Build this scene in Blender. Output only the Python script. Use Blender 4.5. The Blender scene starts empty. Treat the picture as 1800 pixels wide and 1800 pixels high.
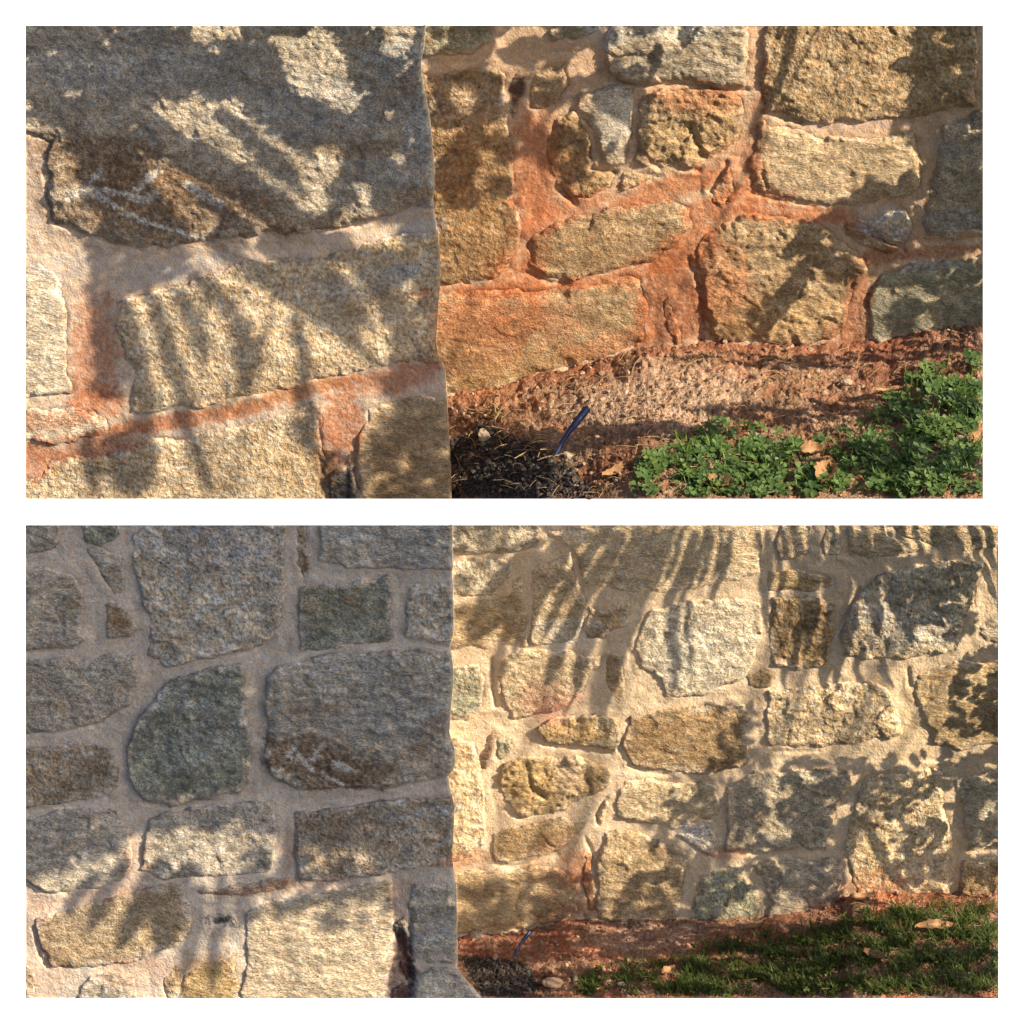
import bpy, math
import numpy as np
from mathutils import Vector

# ------------------------------------------------------------ camera, world, sun, exposure
SC = bpy.context.scene
TH = math.radians(30.0)            # camera looks 30 degrees down
D = 6.0                            # metres to the middle of the view; 1 px of the 1800 px photo is about 1 mm there
F = np.array([0.0, math.cos(TH), -math.sin(TH)])
U = np.array([0.0, math.sin(TH), math.cos(TH)])
CAM = -F * D
cam = bpy.data.cameras.new('camera')
cam.sensor_width = 36.0
cam.lens = 36.0 * D / 1.8
cam.clip_start = 0.1
cam.clip_end = 100.0
cam_ob = bpy.data.objects.new('camera', cam)
cam_ob.location = CAM
cam_ob.rotation_euler = (math.radians(90) - TH, 0, 0)
SC.collection.objects.link(cam_ob)
SC.camera = cam_ob

S = np.array([0.68, -0.42, 0.60]); S = S / np.linalg.norm(S)     # towards the sun: upper right, in front of the walls
world = bpy.data.worlds.new('World'); SC.world = world; world.use_nodes = True
wn = world.node_tree.nodes; wl = world.node_tree.links
sky_t = wn.new('ShaderNodeTexSky'); sky_t.sky_type = 'NISHITA'; sky_t.sun_disc = False; sky_t.ozone_density = 0.2; sky_t.dust_density = 2.5; sky_t.air_density = 0.8
sky_t.sun_elevation = math.asin(S[2]); sky_t.sun_rotation = math.atan2(S[0], S[1])
wl.new(sky_t.outputs[0], wn['Background'].inputs[0]); wn['Background'].inputs[1].default_value = 0.08
sun = bpy.data.lights.new('sun', 'SUN'); sun.energy = 5.0; sun.angle = math.radians(0.38); sun.color = (1.0, 0.82, 0.58)
sun_ob = bpy.data.objects.new('sun', sun); sun_ob.location = (4, -4, 5)
sun_ob.rotation_euler = Vector(S).to_track_quat('Z', 'Y').to_euler()
SC.collection.objects.link(sun_ob)
SC.view_settings.view_transform = 'Standard'; SC.view_settings.look = 'None'
SC.view_settings.exposure = 1.05; SC.view_settings.gamma = 1.0; SC.view_settings.use_curve_mapping = False
SC.cycles.max_bounces = 5; SC.cycles.diffuse_bounces = 3

# ------------------------------------------------------------ helpers
rng = np.random.default_rng(7)
COL = SC.collection

def on_plane(u, v, y0):
    """point of the vertical plane y = y0 seen at photo pixel (u, v)"""
    u = np.asarray(u, float); v = np.asarray(v, float)
    a = (u - 900) / 1000.0 / D; b = (900 - v) / 1000.0 / D
    dy = F[1] + b * U[1]; dz = F[2] + b * U[2]
    t = (y0 - CAM[1]) / dy
    return a * t, np.broadcast_to(y0, t.shape) if np.ndim(t) else y0, CAM[2] + dz * t

def project(p):
    q = p - CAM
    d = q @ F
    return 900 + q[:, 0] / d * D * 1000, 900 - (q @ U) / d * D * 1000

_perm = np.random.default_rng(3).integers(0, 2 ** 31, 4096)
def _h(ix, iy, s):
    n = (ix * 374761393 + iy * 668265263 + s * 974634777) & 0xffffffff
    n = ((n ^ (n >> 13)) * 1274126177) & 0xffffffff
    return (n ^ (n >> 16)) & 0xffffffff
def perlin(x, y, s=0):
    x = np.asarray(x, float); y = np.asarray(y, float)
    ix = np.floor(x).astype(np.int64); iy = np.floor(y).astype(np.int64)
    fx = x - ix; fy = y - iy
    def g(dx, dy):
        a = _h(ix + dx, iy + dy, s) * (2 * math.pi / 4294967296.0)
        return np.cos(a) * (fx - dx) + np.sin(a) * (fy - dy)
    wx = fx ** 3 * (fx * (fx * 6 - 15) + 10); wy = fy ** 3 * (fy * (fy * 6 - 15) + 10)
    a = g(0, 0) * (1 - wx) + g(1, 0) * wx; b = g(0, 1) * (1 - wx) + g(1, 1) * wx
    return (a * (1 - wy) + b * wy) * 1.5
def fbm(x, y, s=0, o=4, g=0.5):
    r = 0; a = 1.0; n = 0
    for k in range(o):
        r = r + a * perlin(x * 2 ** k, y * 2 ** k, s + k * 17); n += a; a *= g
    return r / n
def ridge(x, y, s=0, o=4, g=0.55):
    r = 0; a = 1.0; n = 0
    for k in range(o):
        r = r + a * (1 - 2 * np.abs(perlin(x * 2 ** k, y * 2 ** k, s + k * 13))); n += a; a *= g
    return r / n
def cells(x, y, s=0, centre=False):
    """distance to nearest and second nearest jittered point, and the id of the nearest"""
    ix = np.floor(x).astype(np.int64); iy = np.floor(y).astype(np.int64)
    d1 = np.full(x.shape, 9.0); d2 = np.full(x.shape, 9.0); idn = np.zeros(x.shape, np.int64); cx = np.zeros(x.shape); cy = np.zeros(x.shape)
    for dx in (-1, 0, 1):
        for dy in (-1, 0, 1):
            h = _h(ix + dx, iy + dy, s)
            px = ix + dx + (h & 0xffff) / 65536.0; py = iy + dy + ((h >> 16) & 0xffff) / 65536.0
            d = np.hypot(x - px, y - py)
            m = d < d1
            d2 = np.where(m, d1, np.minimum(d2, d)); idn = np.where(m, h, idn); cx = np.where(m, px, cx); cy = np.where(m, py, cy); d1 = np.where(m, d, d1)
    return (d1, d2, idn, cx, cy) if centre else (d1, d2, idn)
def facets(x, y, s=0):
    """broken-rock planes: every cell is a tilted plane"""
    d1, d2, i, px_, py_ = cells(x, y, s, True)
    a = (i & 0xff) / 255.0 - 0.5; b = ((i >> 8) & 0xff) / 255.0 - 0.5; c = ((i >> 16) & 0xff) / 255.0 - 0.5
    return c * 0.7 + a * (x - px_) * 1.5 + b * (y - py_) * 1.5
def sstep(x):
    x = np.clip(x, 0, 1); return x * x * (3 - 2 * x)

def poly_sd(px, py, poly):
    """signed distance, positive inside"""
    P = np.asarray(poly, float); n = len(P)
    best = np.full(px.shape, 1e9); inside = np.zeros(px.shape, bool)
    for i in range(n):
        ax, ay = P[i]; bx, by = P[(i + 1) % n]
        ex, ey = bx - ax, by - ay
        t = np.clip(((px - ax) * ex + (py - ay) * ey) / (ex * ex + ey * ey + 1e-9), 0, 1)
        best = np.minimum(best, (px - ax - t * ex) ** 2 + (py - ay - t * ey) ** 2)
        c = ((ay > py) != (by > py)) & (px < (bx - ax) * (py - ay) / (by - ay + 1e-12) + ax)
        inside ^= c
    d = np.sqrt(best)
    return np.where(inside, d, -d)
def line_d(px, py, pts):
    best = np.full(px.shape, 1e9)
    for (ax, ay), (bx, by) in zip(pts[:-1], pts[1:]):
        ex, ey = bx - ax, by - ay
        t = np.clip(((px - ax) * ex + (py - ay) * ey) / (ex * ex + ey * ey + 1e-9), 0, 1)
        best = np.minimum(best, np.hypot(px - ax - t * ex, py - ay - t * ey))
    return best

def link(name, me, mat, parent=None, **props):
    o = bpy.data.objects.new(name, me); COL.objects.link(o)
    if mat is not None and me is not None: me.materials.append(mat)
    if parent is not None: o.parent = parent
    for k, v in props.items(): o[k] = v
    return o
def mesh_np(name, co, faces, col=None, smooth=True):
    """co (n,3); faces (m,3) or (m,4)"""
    me = bpy.data.meshes.new(name)
    faces = np.asarray(faces, np.int32); m, k = faces.shape
    me.vertices.add(len(co)); me.vertices.foreach_set('co', np.asarray(co, np.float32).ravel())
    me.loops.add(m * k); me.loops.foreach_set('vertex_index', faces.ravel())
    me.polygons.add(m); me.polygons.foreach_set('loop_start', np.arange(0, m * k, k, dtype=np.int32))
    me.polygons.foreach_set('use_smooth', np.full(m, smooth))
    me.update(calc_edges=True)
    if col is not None:
        a = me.color_attributes.new('base', 'FLOAT_COLOR', 'POINT')
        c = np.ones((len(co), 4), np.float32); c[:, :3] = np.clip(col, 0, 1)
        a.data.foreach_set('color', c.ravel())
    return me
def grid_faces(mask):
    """quads of an (nj, ni) vertex grid whose cells are kept by mask (nj-1, ni-1); returns used vertex ids and faces"""
    nj, ni = mask.shape[0] + 1, mask.shape[1] + 1
    jj, ii = np.nonzero(mask)
    a = jj * ni + ii
    f = np.stack([a, a + ni, a + ni + 1, a + 1], 1)
    used, inv = np.unique(f.ravel(), return_inverse=True)
    return used, inv.reshape(f.shape)

# ------------------------------------------------------------ materials
def new_mat(name, rough=0.9):
    m = bpy.data.materials.new(name); m.use_nodes = True
    n = m.node_tree.nodes; b = n['Principled BSDF']; b.inputs['Roughness'].default_value = rough
    b.inputs['Specular IOR Level'].default_value = 0.25
    return m, n, m.node_tree.links, b
def N(n, t, **k):
    o = n.new(t)
    for a, v in k.items(): setattr(o, a, v)
    return o
def noise_node(n, l, scale, detail=4, rough=0.6, vec=None):
    t = N(n, 'ShaderNodeTexNoise'); t.inputs['Scale'].default_value = scale
    t.inputs['Detail'].default_value = detail; t.inputs['Roughness'].default_value = rough
    if vec is not None: l.new(vec, t.inputs['Vector'])
    return t
def mrange(n, l, src, a, b, c, d):
    m = N(n, 'ShaderNodeMapRange'); l.new(src, m.inputs[0])
    for k, v in zip((1, 2, 3, 4), (a, b, c, d)): m.inputs[k].default_value = v
    return m.outputs[0]
def vmul(n, l, a, b):
    m = N(n, 'ShaderNodeVectorMath', operation='MULTIPLY'); l.new(a, m.inputs[0]); l.new(b, m.inputs[1]); return m.outputs[0]
def fmul(n, l, a, b):
    m = N(n, 'ShaderNodeMath', operation='MULTIPLY'); l.new(a, m.inputs[0])
    if isinstance(b, (int, float)): m.inputs[1].default_value = b
    else: l.new(b, m.inputs[1])
    return m.outputs[0]
def fadd(n, l, a, b):
    m = N(n, 'ShaderNodeMath', operation='ADD'); l.new(a, m.inputs[0]); l.new(b, m.inputs[1]); return m.outputs[0]

def mineral(name, grain, contrast, pits, bump_mm, streak=1.0, glint=0.0):
    """base colour comes from the mesh's own mineral/stain colours; grain size in metres"""
    m, n, l, b = new_mat(name)
    tc = N(n, 'ShaderNodeTexCoord'); mp = N(n, 'ShaderNodeMapping'); mp.inputs['Scale'].default_value = (1, 1, streak)
    l.new(tc.outputs['Object'], mp.inputs['Vector']); vec = mp.outputs[0]
    at = N(n, 'ShaderNodeAttribute', attribute_name='base')
    n1 = noise_node(n, l, 1.0 / grain, 3, 0.7, vec)
    n2 = noise_node(n, l, 0.22 / grain, 4, 0.65, vec)
    n3 = noise_node(n, l, 0.05 / grain, 3, 0.6, vec)
    f1 = mrange(n, l, n1.outputs[0], 0.28, 0.72, 1 - contrast, 1 + contrast)
    f2 = mrange(n, l, n2.outputs[0], 0.3, 0.7, 1 - contrast * 0.55, 1 + contrast * 0.55)
    f3 = mrange(n, l, n3.outputs[0], 0.3, 0.7, 1 - contrast * 0.35, 1 + contrast * 0.35)
    f = fmul(n, l, fmul(n, l, f1, f2), f3)
    vo = N(n, 'ShaderNodeTexVoronoi'); vo.inputs['Scale'].default_value = 0.33 / grain; l.new(vec, vo.inputs['Vector'])
    pit = mrange(n, l, vo.outputs['Distance'], 0.06, 0.14, 1 - pits, 1.0)
    vr = N(n, 'ShaderNodeSeparateColor'); l.new(vo.outputs['Color'], vr.inputs[0])
    sel = mrange(n, l, vr.outputs[0], 0.14, 0.18, 0.0, 1.0)
    mx = N(n, 'ShaderNodeMix'); l.new(sel, mx.inputs[0]); l.new(pit, mx.inputs[2]); mx.inputs[3].default_value = 1.0
    f = fmul(n, l, f, mx.outputs[0])
    # hue wander between warm and cool grains
    hue = N(n, 'ShaderNodeMix', data_type='RGBA', blend_type='MIX')
    l.new(mrange(n, l, noise_node(n, l, 0.5 / grain, 2, 0.6, vec).outputs[0], 0.35, 0.65, 0, 1), hue.inputs[0])
    hue.inputs[6].default_value = (1.10, 0.97, 0.82, 1); hue.inputs[7].default_value = (0.92, 1.0, 1.12, 1)
    c = vmul(n, l, at.outputs['Color'], hue.outputs[2])
    cs = N(n, 'ShaderNodeVectorMath', operation='SCALE'); l.new(c, cs.inputs[0]); l.new(f, cs.inputs['Scale'])
    l.new(cs.outputs[0], b.inputs['Base Color'])
    bp = N(n, 'ShaderNodeBump'); bp.inputs['Strength'].default_value = 1.0; bp.inputs['Distance'].default_value = bump_mm / 1000
    hs = fadd(n, l, fmul(n, l, n1.outputs[0], 0.5), fmul(n, l, n2.outputs[0], 1.3))
    hs = fadd(n, l, hs, fmul(n, l, mx.outputs[0], 0.5 * pits))
    l.new(hs, bp.inputs['Height']); l.new(bp.outputs[0], b.inputs['Normal'])
    if glint:
        l.new(mrange(n, l, n1.outputs[0], 0.60, 0.72, 0.9, 0.9 - glint), b.inputs['Roughness'])
        b.inputs['Specular IOR Level'].default_value = 0.5
    return m
M_STONE = mineral('gneiss stone', 0.0036, 0.62, 0.75, 6.5, 1.35, 0.45)
M_STONE_S = mineral('gneiss stone finer', 0.0034, 0.64, 0.7, 6.5, 1.35, 0.45)
M_STONES = [M_STONE, mineral('gneiss stone banded', 0.0044, 0.58, 0.6, 5.5, 1.9, 0.35), mineral('gneiss stone coarse', 0.0062, 0.62, 0.7, 8.0, 1.0, 0.5)]
M_STONES_S = [M_STONE_S, mineral('gneiss stone finer banded', 0.0042, 0.60, 0.6, 5.5, 1.9, 0.35), mineral('gneiss stone finer coarse', 0.0056, 0.64, 0.7, 8.0, 1.0, 0.5)]
M_MORTAR = mineral('sandy mortar', 0.0034, 0.24, 0.5, 3.2)
M_SOIL = mineral('crumbly clay soil', 0.0050, 0.50, 0.5, 11.0)

def leaf_mat(name, c1, c2, trans=0.35, scale=40, rough=0.45):
    m, n, l, b = new_mat(name, rough)
    tc = N(n, 'ShaderNodeTexCoord'); g = N(n, 'ShaderNodeNewGeometry')
    nz = noise_node(n, l, scale, 3, 0.6, tc.outputs['Object'])
    f = N(n, 'ShaderNodeMath', operation='MULTIPLY_ADD'); l.new(g.outputs['Random Per Island'], f.inputs[0]); f.inputs[1].default_value = 0.75
    l.new(mrange(n, l, nz.outputs[0], 0.3, 0.7, -0.1, 0.35), f.inputs[2])
    mx = N(n, 'ShaderNodeMix', data_type='RGBA'); l.new(f.outputs[0], mx.inputs[0]); mx.clamp_factor = True
    mx.inputs[6].default_value = (*c1, 1); mx.inputs[7].default_value = (*c2, 1)
    l.new(mx.outputs[2], b.inputs['Base Color'])
    if trans:
        tr = N(n, 'ShaderNodeBsdfTranslucent'); l.new(mx.outputs[2], tr.inputs[0])
        ms = N(n, 'ShaderNodeMixShader'); ms.inputs[0].default_value = trans
        l.new(b.outputs[0], ms.inputs[1]); l.new(tr.outputs[0], ms.inputs[2]); l.new(ms.outputs[0], n['Material Output'].inputs[0])
    return m
M_CLOVER = leaf_mat('clover leaf', (0.022, 0.065, 0.022), (0.15, 0.24, 0.075))
M_GRASS = leaf_mat('grass blade', (0.045, 0.11, 0.02), (0.16, 0.23, 0.05))
M_MOSSY = leaf_mat('low dark grass', (0.02, 0.042, 0.009), (0.105, 0.14, 0.03))
M_STRAW = leaf_mat('dry straw', (0.22, 0.14, 0.07), (0.48, 0.36, 0.20), 0.15)
M_DRY = leaf_mat('dry leaf', (0.22, 0.11, 0.05), (0.42, 0.26, 0.14), 0.2, 90)
M_TREELEAF = leaf_mat('tree leaf', (0.04, 0.09, 0.02), (0.09, 0.15, 0.03), 0.12)
M_STRAP = leaf_mat('strap leaf', (0.05, 0.11, 0.03), (0.10, 0.16, 0.05), 0.12)
M_CHIP, _n, _l, _b = new_mat('black mulch', 0.6)
_g = N(_n, 'ShaderNodeNewGeometry'); _mx = N(_n, 'ShaderNodeMix', data_type='RGBA'); _l.new(_g.outputs['Random Per Island'], _mx.inputs[0])
_mx.inputs[6].default_value = (0.010, 0.010, 0.012, 1); _mx.inputs[7].default_value = (0.060, 0.052, 0.050, 1); _l.new(_mx.outputs[2], _b.inputs['Base Color'])
M_CLOD, _n, _l, _b = new_mat('clay clod', 0.95)
_g = N(_n, 'ShaderNodeNewGeometry'); _mx = N(_n, 'ShaderNodeMix', data_type='RGBA'); _l.new(_g.outputs['Random Per Island'], _mx.inputs[0])
_mx.inputs[6].default_value = (0.15, 0.082, 0.055, 1); _mx.inputs[7].default_value = (0.36, 0.27, 0.19, 1)
_nz = noise_node(_n, _l, 260, 3, 0.6); _v = N(_n, 'ShaderNodeVectorMath', operation='SCALE'); _l.new(_mx.outputs[2], _v.inputs[0])
_l.new(mrange(_n, _l, _nz.outputs[0], 0.3, 0.7, 0.6, 1.3), _v.inputs['Scale']); _l.new(_v.outputs[0], _b.inputs['Base Color'])
M_ROCK, _n, _l, _b = new_mat('pale rock', 0.9)
_nz = noise_node(_n, _l, 120, 4, 0.7); _mx = N(_n, 'ShaderNodeMix', data_type='RGBA'); _l.new(_nz.outputs[0], _mx.inputs[0])
_mx.inputs[6].default_value = (0.15, 0.11, 0.085, 1); _mx.inputs[7].default_value = (0.40, 0.33, 0.27, 1); _l.new(_mx.outputs[2], _b.inputs['Base Color'])
M_BLUE, _n, _l, _b = new_mat('blue plastic', 0.35); _b.inputs['Base Color'].default_value = (0.004, 0.022, 0.09, 1); _b.inputs['Specular IOR Level'].default_value = 0.5
_nz = noise_node(_n, _l, 90, 4, 0.7); _l.new(mrange(_n, _l, _nz.outputs[0], 0.35, 0.65, 0.3, 0.7), _b.inputs['Roughness'])
M_BARK, _n, _l, _b = new_mat('bark', 0.9)
_nz = noise_node(_n, _l, 30, 5, 0.7); _mx = N(_n, 'ShaderNodeMix', data_type='RGBA'); _l.new(_nz.outputs[0], _mx.inputs[0])
_mx.inputs[6].default_value = (0.06, 0.045, 0.03, 1); _mx.inputs[7].default_value = (0.22, 0.17, 0.12, 1); _l.new(_mx.outputs[2], _b.inputs['Base Color'])
M_BACKDROP = bpy.data.materials.new('glowing white backdrop'); M_BACKDROP.use_nodes = True
_n = M_BACKDROP.node_tree.nodes; _n.clear(); _e = _n.new('ShaderNodeEmission'); _e.inputs[0].default_value = (1, 1, 1, 1); _e.inputs[1].default_value = 1.0
_o = _n.new('ShaderNodeOutputMaterial'); M_BACKDROP.node_tree.links.new(_e.outputs[0], _o.inputs[0])

# ------------------------------------------------------------ added self-lit white backdrop filling the margins around both walls
white_backdrop = link('white_backdrop', mesh_np('white_backdrop', [(-14, 3, -9), (14, 3, -9), (14, 3, 7), (-14, 3, 7)], [(0, 1, 2, 3)]), M_BACKDROP, kind='structure')

# ------------------------------------------------------------ stone and mortar surfaces
PAL = dict(
    g=((.30, .28, .245), (.46, .43, .37)),   # cool grey
    t=((.27, .21, .135), (.42, .345, .24)),   # tan
    b=((.20, .145, .085), (.34, .26, .165)),  # brown
    w=((.46, .43, .37), (.60, .56, .48)),     # pale
    m=((.23, .195, .15), (.36, .32, .265)),   # grey brown
    y=((.27, .205, .115), (.44, .355, .225)),    # ochre
    n=((.19, .205, .17), (.31, .325, .27)),   # green grey
    s=((.018, .02, .024), (.075, .08, .09)),   # slate
    k=((.30, .18, .10), (.44, .30, .19)),     # clay smeared
    h=((.085, .05, .035), (.13, .08, .055)),   # shade of a recess, painted as dark colour on a shallow stone
    c=((.37, .315, .23), (.52, .45, .345)),     # cream granite
)
RUST = np.array((.21, .125, .055)); BROWN = np.array((.155, .088, .042)); CLAY = np.array((.34, .12, .048)); CLAYD = np.array((.22, .075, .032)); LICH = np.array((.55, .55, .52))
OCHRE = np.array((.42, .28, .12)); BLUEG = np.array((.36, .40, .45)); BLACK = np.array((.05, .045, .04)); CREAM = np.array((.60, .50, .36))

def apply_stains(c, u, v, stains):
    nz = 0.6 * fbm(u / 40, v / 30, 91, 4, 0.6) + 0.55 * fbm(u / 9, v / 9, 92, 3, .7); gz = 0.76 + 1.0 * fbm(u / 6, v / 6, 55, 3, .7)
    for (cu, cv, ru, rv, ang, colr, st) in stains:
        ca, sa = math.cos(math.radians(ang)), math.sin(math.radians(ang))
        du, dv = u - cu, v - cv
        x = (du * ca + dv * sa) / ru; y = (-du * sa + dv * ca) / rv
        r = np.sqrt(x * x + y * y)
        if r.min() > 1.9: continue
        r = r + nz
        k = sstep((1.25 - r) / 0.6) * st * gz
        k = np.clip(k, 0, 1)[..., None]
        c = c * (1 - k) + colr * k
    return c
def apply_veins(c, u, v, veins):
    n1 = u + 9 * fbm(u / 16, v / 16, 5, 4, .7); n2 = v + 9 * fbm(u / 16, v / 16, 6, 4, .7); n3 = 0.8 + 1.5 * fbm(u / 6, v / 6, 8, 2)
    for pts, w, colr, st in veins:
        d = line_d(n1, n2, pts)
        k = sstep((w * 1.15 - d) / (w * .5)) * st * n3
        k = np.clip(k, 0, 1)[..., None]; c = c * (1 - k) + colr * k
    return c

class Face:
    """a vertical wall face in plane y0 between photo pixels; with an edge polyline it turns a rounded corner and runs back"""
    def __init__(s, y0, u0, u1, v0, v1, edge=None, ret=0, step=3.0, relief=1.0):
        s.y0, s.u0, s.u1, s.v0, s.v1, s.edge, s.ret, s.relief = y0, u0, u1, v0, v1, edge, ret, relief
        nj = int(round((v1 - v0) / step)) + 1; s.V = np.linspace(v0, v1, nj)
        if edge is None:
            ni = int(round((u1 - u0) / step)) + 1; s.A = np.linspace(u0, u1, ni); s.EV = np.zeros(nj)
        else:
            ev = np.interp(s.V, [p[1] for p in edge], [p[0] for p in edge]) + 1.6 * fbm(s.V / 12, s.V * 0 + 3, 4, 3); s.EV = ev
            ni = int(round((ev.mean() - u0) / step)) + 1
            s.A = np.concatenate([np.linspace(-1, 0, ni), np.arange(1, int(ret / step) + 1) * step])
        s.UU = np.empty((nj, len(s.A)))
        for j in range(nj):
            if edge is None: s.UU[j] = s.A
            else: s.UU[j] = np.where(s.A <= 0, s.EV[j] + s.A * (s.EV[j] - u0), s.EV[j] + s.A)
        s.VV = np.repeat(s.V[:, None], len(s.A), 1)
        _, _, z = on_plane(np.full(nj, 900.), s.V, y0); s.Z = z
        x1, _, _ = on_plane(np.full(nj, 1900.), s.V, y0); s.K = x1 / 1000.0     # metres per photo pixel in each row
    def pos(s, h):
        """h in mm towards the viewer; on the return face the push turns to +x"""
        k = s.K[:, None]; e = s.EV[:, None]
        if s.edge is None:
            x = (s.UU - 900) * k; y = np.full_like(x, s.y0); nx = np.zeros_like(x); ny = np.ones_like(x)
        else:
            sp = s.UU - e; R = 4.0
            a = np.clip((sp + R) / (R * math.pi / 2), 0, 1) * math.pi / 2
            xl = np.where(sp < -R, sp, -R + R * np.sin(a)); yl = np.where(sp < -R, 0, R - R * np.cos(a))
            over = np.maximum(sp + R - R * math.pi / 2, 0); xl = xl + over * 0.004
            x = (e - 900 + xl) * k; y = s.y0 + yl * k; nx = np.sin(a); ny = np.cos(a)
        z = np.repeat(s.Z[:, None], s.UU.shape[1], 1)
        hm = h / 1000.0 * s.relief
        P = np.stack([x, y, z], -1); d = CAM - P; d /= np.linalg.norm(d, axis=-1)[..., None]
        if s.edge is not None: P = P - d * (over * k)[..., None]
        P = P + d * (hm * ny)[..., None]; P[..., 0] += nx * hm * 0.12
        return P

def build_face(face, name, stones, mortar_col, m_mortar, m_stone, stains, veins, cracks, label, cat, group, seed, gscale=1.0, mortar_rough=1.0, tint=(1, 1, 1)):
    root = link(name, None, None, label=label, category=cat)
    if group: root['group'] = group
    u, v = face.UU, face.VV
    nj, ni = u.shape
    crack_h = np.zeros_like(u)
    cu, cv = u + 3 * fbm(u / 9, v / 9, 31, 3), v + 3 * fbm(u / 9, v / 9, 32, 3)
    for pts, w, dep in cracks:
        if True:
            d = line_d(cu, cv, pts)
            crack_h = np.maximum(crack_h, dep * np.exp(-(d / w) ** 2))
    warp = (8.0 * fbm(u / 34, v / 34, seed + 1, 4, .6) + 3.0 * fbm(u / 8, v / 8, seed + 2, 3)) * gscale
    # mortar sheet
    hm = 3.5 * fbm(u / 70, v / 70, seed + 3, 3) + mortar_rough * (1.4 * fbm(u / 16, v / 16, seed + 4, 4, 0.6) + 0.5 * fbm(u / 5, v / 5, seed + 5, 2))
    prepared = []
    sdmax = np.full(u.shape, -99.0)
    for k, (poly, key, H, kw) in enumerate(stones):
        P = [tuple(p) for p in poly]
        if face.edge is not None:
            Q = []
            for (a, b) in P:
                e = np.interp(b, face.V, face.EV)
                Q.append((a + face.ret + 60, b) if a > e - 14 else (a, b))
            P = Q
        def ext(a, b):
            if a <= face.u0 + 1: a -= 25
            if face.edge is None and a >= face.u1 - 1: a += 25
            if b <= face.v0 + 1: b -= 25
            if b >= face.v1 - 1: b += 25
            return a, b
        P = [ext(a, b) for a, b in P]
        ps = np.array(P); pad = 14
        ii = np.nonzero((u.max(0) >= ps[:, 0].min() - pad) & (u.min(0) <= ps[:, 0].max() + pad))[0]
        jj = np.nonzero((face.V >= ps[:, 1].min() - pad) & (face.V <= ps[:, 1].max() + pad))[0]
        if len(ii) < 3 or len(jj) < 3: continue
        sl = (slice(jj[0], jj[-1] + 1), slice(ii[0], ii[-1] + 1))
        sd = poly_sd(u[sl], v[sl], P) + warp[sl] + 3.0
        prepared.append((k, key, H, kw, sl, sd)); sdmax[sl] = np.maximum(sdmax[sl], sd)
    lap = sstep(0.5 + 1.3 * fbm(u / 75, v / 55, seed + 9, 3))          # where the pointing is smeared flush over the stones
    hm = hm + (.4 + 4 * lap) * sstep((sdmax + 26) / 26) - 9 * sstep((sdmax - 6 * lap) / 14)
    hm = hm - crack_h * 0.8
    mc = np.broadcast_to(np.array(mortar_col), u.shape + (3,)) * (1 + 0.10 * fbm(u / 45, v / 45, seed + 6, 3) + 0.10 * fbm(u / 9, v / 9, seed + 7, 3))[..., None]
    mc = apply_stains(mc, u, v, [st for st in stains if st[6] > 0 and not st[5] is RUST])
    co = face.pos(hm).reshape(-1, 3); mcf = mc.reshape(-1, 3)
    used, f = grid_faces(np.ones((nj - 1, ni - 1), bool))
    # closed sides and back so that the wall is a solid block
    border = np.concatenate([np.arange(ni), np.arange(1, nj) * ni + ni - 1, (nj - 1) * ni + np.arange(ni - 2, -1, -1), np.arange(nj - 2, 0, -1) * ni])
    back = co[border] + F * 0.16 if face.edge is None else co[border] + F * 0.16
    cen = back.mean(0); back = cen + (back - cen) * 0.985
    nb = len(border); base = len(co)
    allco = np.concatenate([co, back, [cen + F * 0.02]]); allcol = np.concatenate([mcf, mcf[border], [mortar_col]])
    a = np.arange(nb); b = (a + 1) % nb
    side = np.stack([border[b], border[a], base + a, base + b], 1)
    me = mesh_np('mortar', allco, np.concatenate([f, side]), allcol)
    link('mortar', me, m_mortar, root)
    for (k, key, H, kw, sl, sd) in prepared:
        U_, V_ = u[sl], v[sl]; s2 = seed + 100 + k * 7
        ang = kw.get('ang', -6); ca, sa = math.cos(math.radians(ang)), math.sin(math.radians(ang))
        x = (U_ * ca + V_ * sa) / gscale; y = (-U_ * sa + V_ * ca) / gscale
        wx = x + 14 * fbm(x / 60, y / 60, s2, 2); wy = y + 14 * fbm(x / 60, y / 60, s2 + 1, 2)
        rough = kw.get('rough', 1.0)
        big = fbm(wx / 110, wy / 90, s2 + 2, 2)
        fac = facets(wx / 62, wy / 34, s2 + 3)
        fac2 = facets(wx / 26, wy / 17, s2 + 23)
        rg = ridge(wx / 46, wy / 26, s2 + 4, 4)
        fine = fbm(wx / 9, wy / 6.5, s2 + 5, 3, 0.7)
        fine2 = ridge(wx / 15, wy / 10, s2 + 6, 3, 0.6)
        ew = kw.get('edge', 9) * gscale * (0.55 + 1.9 * sstep(0.5 + 1.2 * fbm(U_ / 50, V_ / 50, s2 + 12, 2)))
        prof = sstep((sd + 1) / ew)
        hh = (H * 0.62 * (0.82 + 0.18 * sstep(sd / (40 * gscale)))) * prof - 5 * (1 - prof)
        q1, q2 = ((k * 37) % 11) / 10.0, ((k * 53) % 7) / 6.0
        rel = rough * (5.0 * big + (3.2 + 3.4 * q1) * fac + 1.6 * fac2 + (4.6 - 2.4 * q1) * rg + (1.1 + 1.8 * q2) * fine + (0.9 + 1.6 * (1 - q2)) * fine2) * (0.35 + 0.65 * prof)
        hh = hh + rel * kw.get('rs', 1.0) - crack_h[sl]
        c0, c1 = [np.array(q) for q in PAL[key]]
        m1 = sstep(0.5 + 0.9 * fbm(wx / 70, wy / 34, s2 + 8, 4, 0.6))[..., None]
        c = c0 * (1 - m1) + c1 * m1
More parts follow.
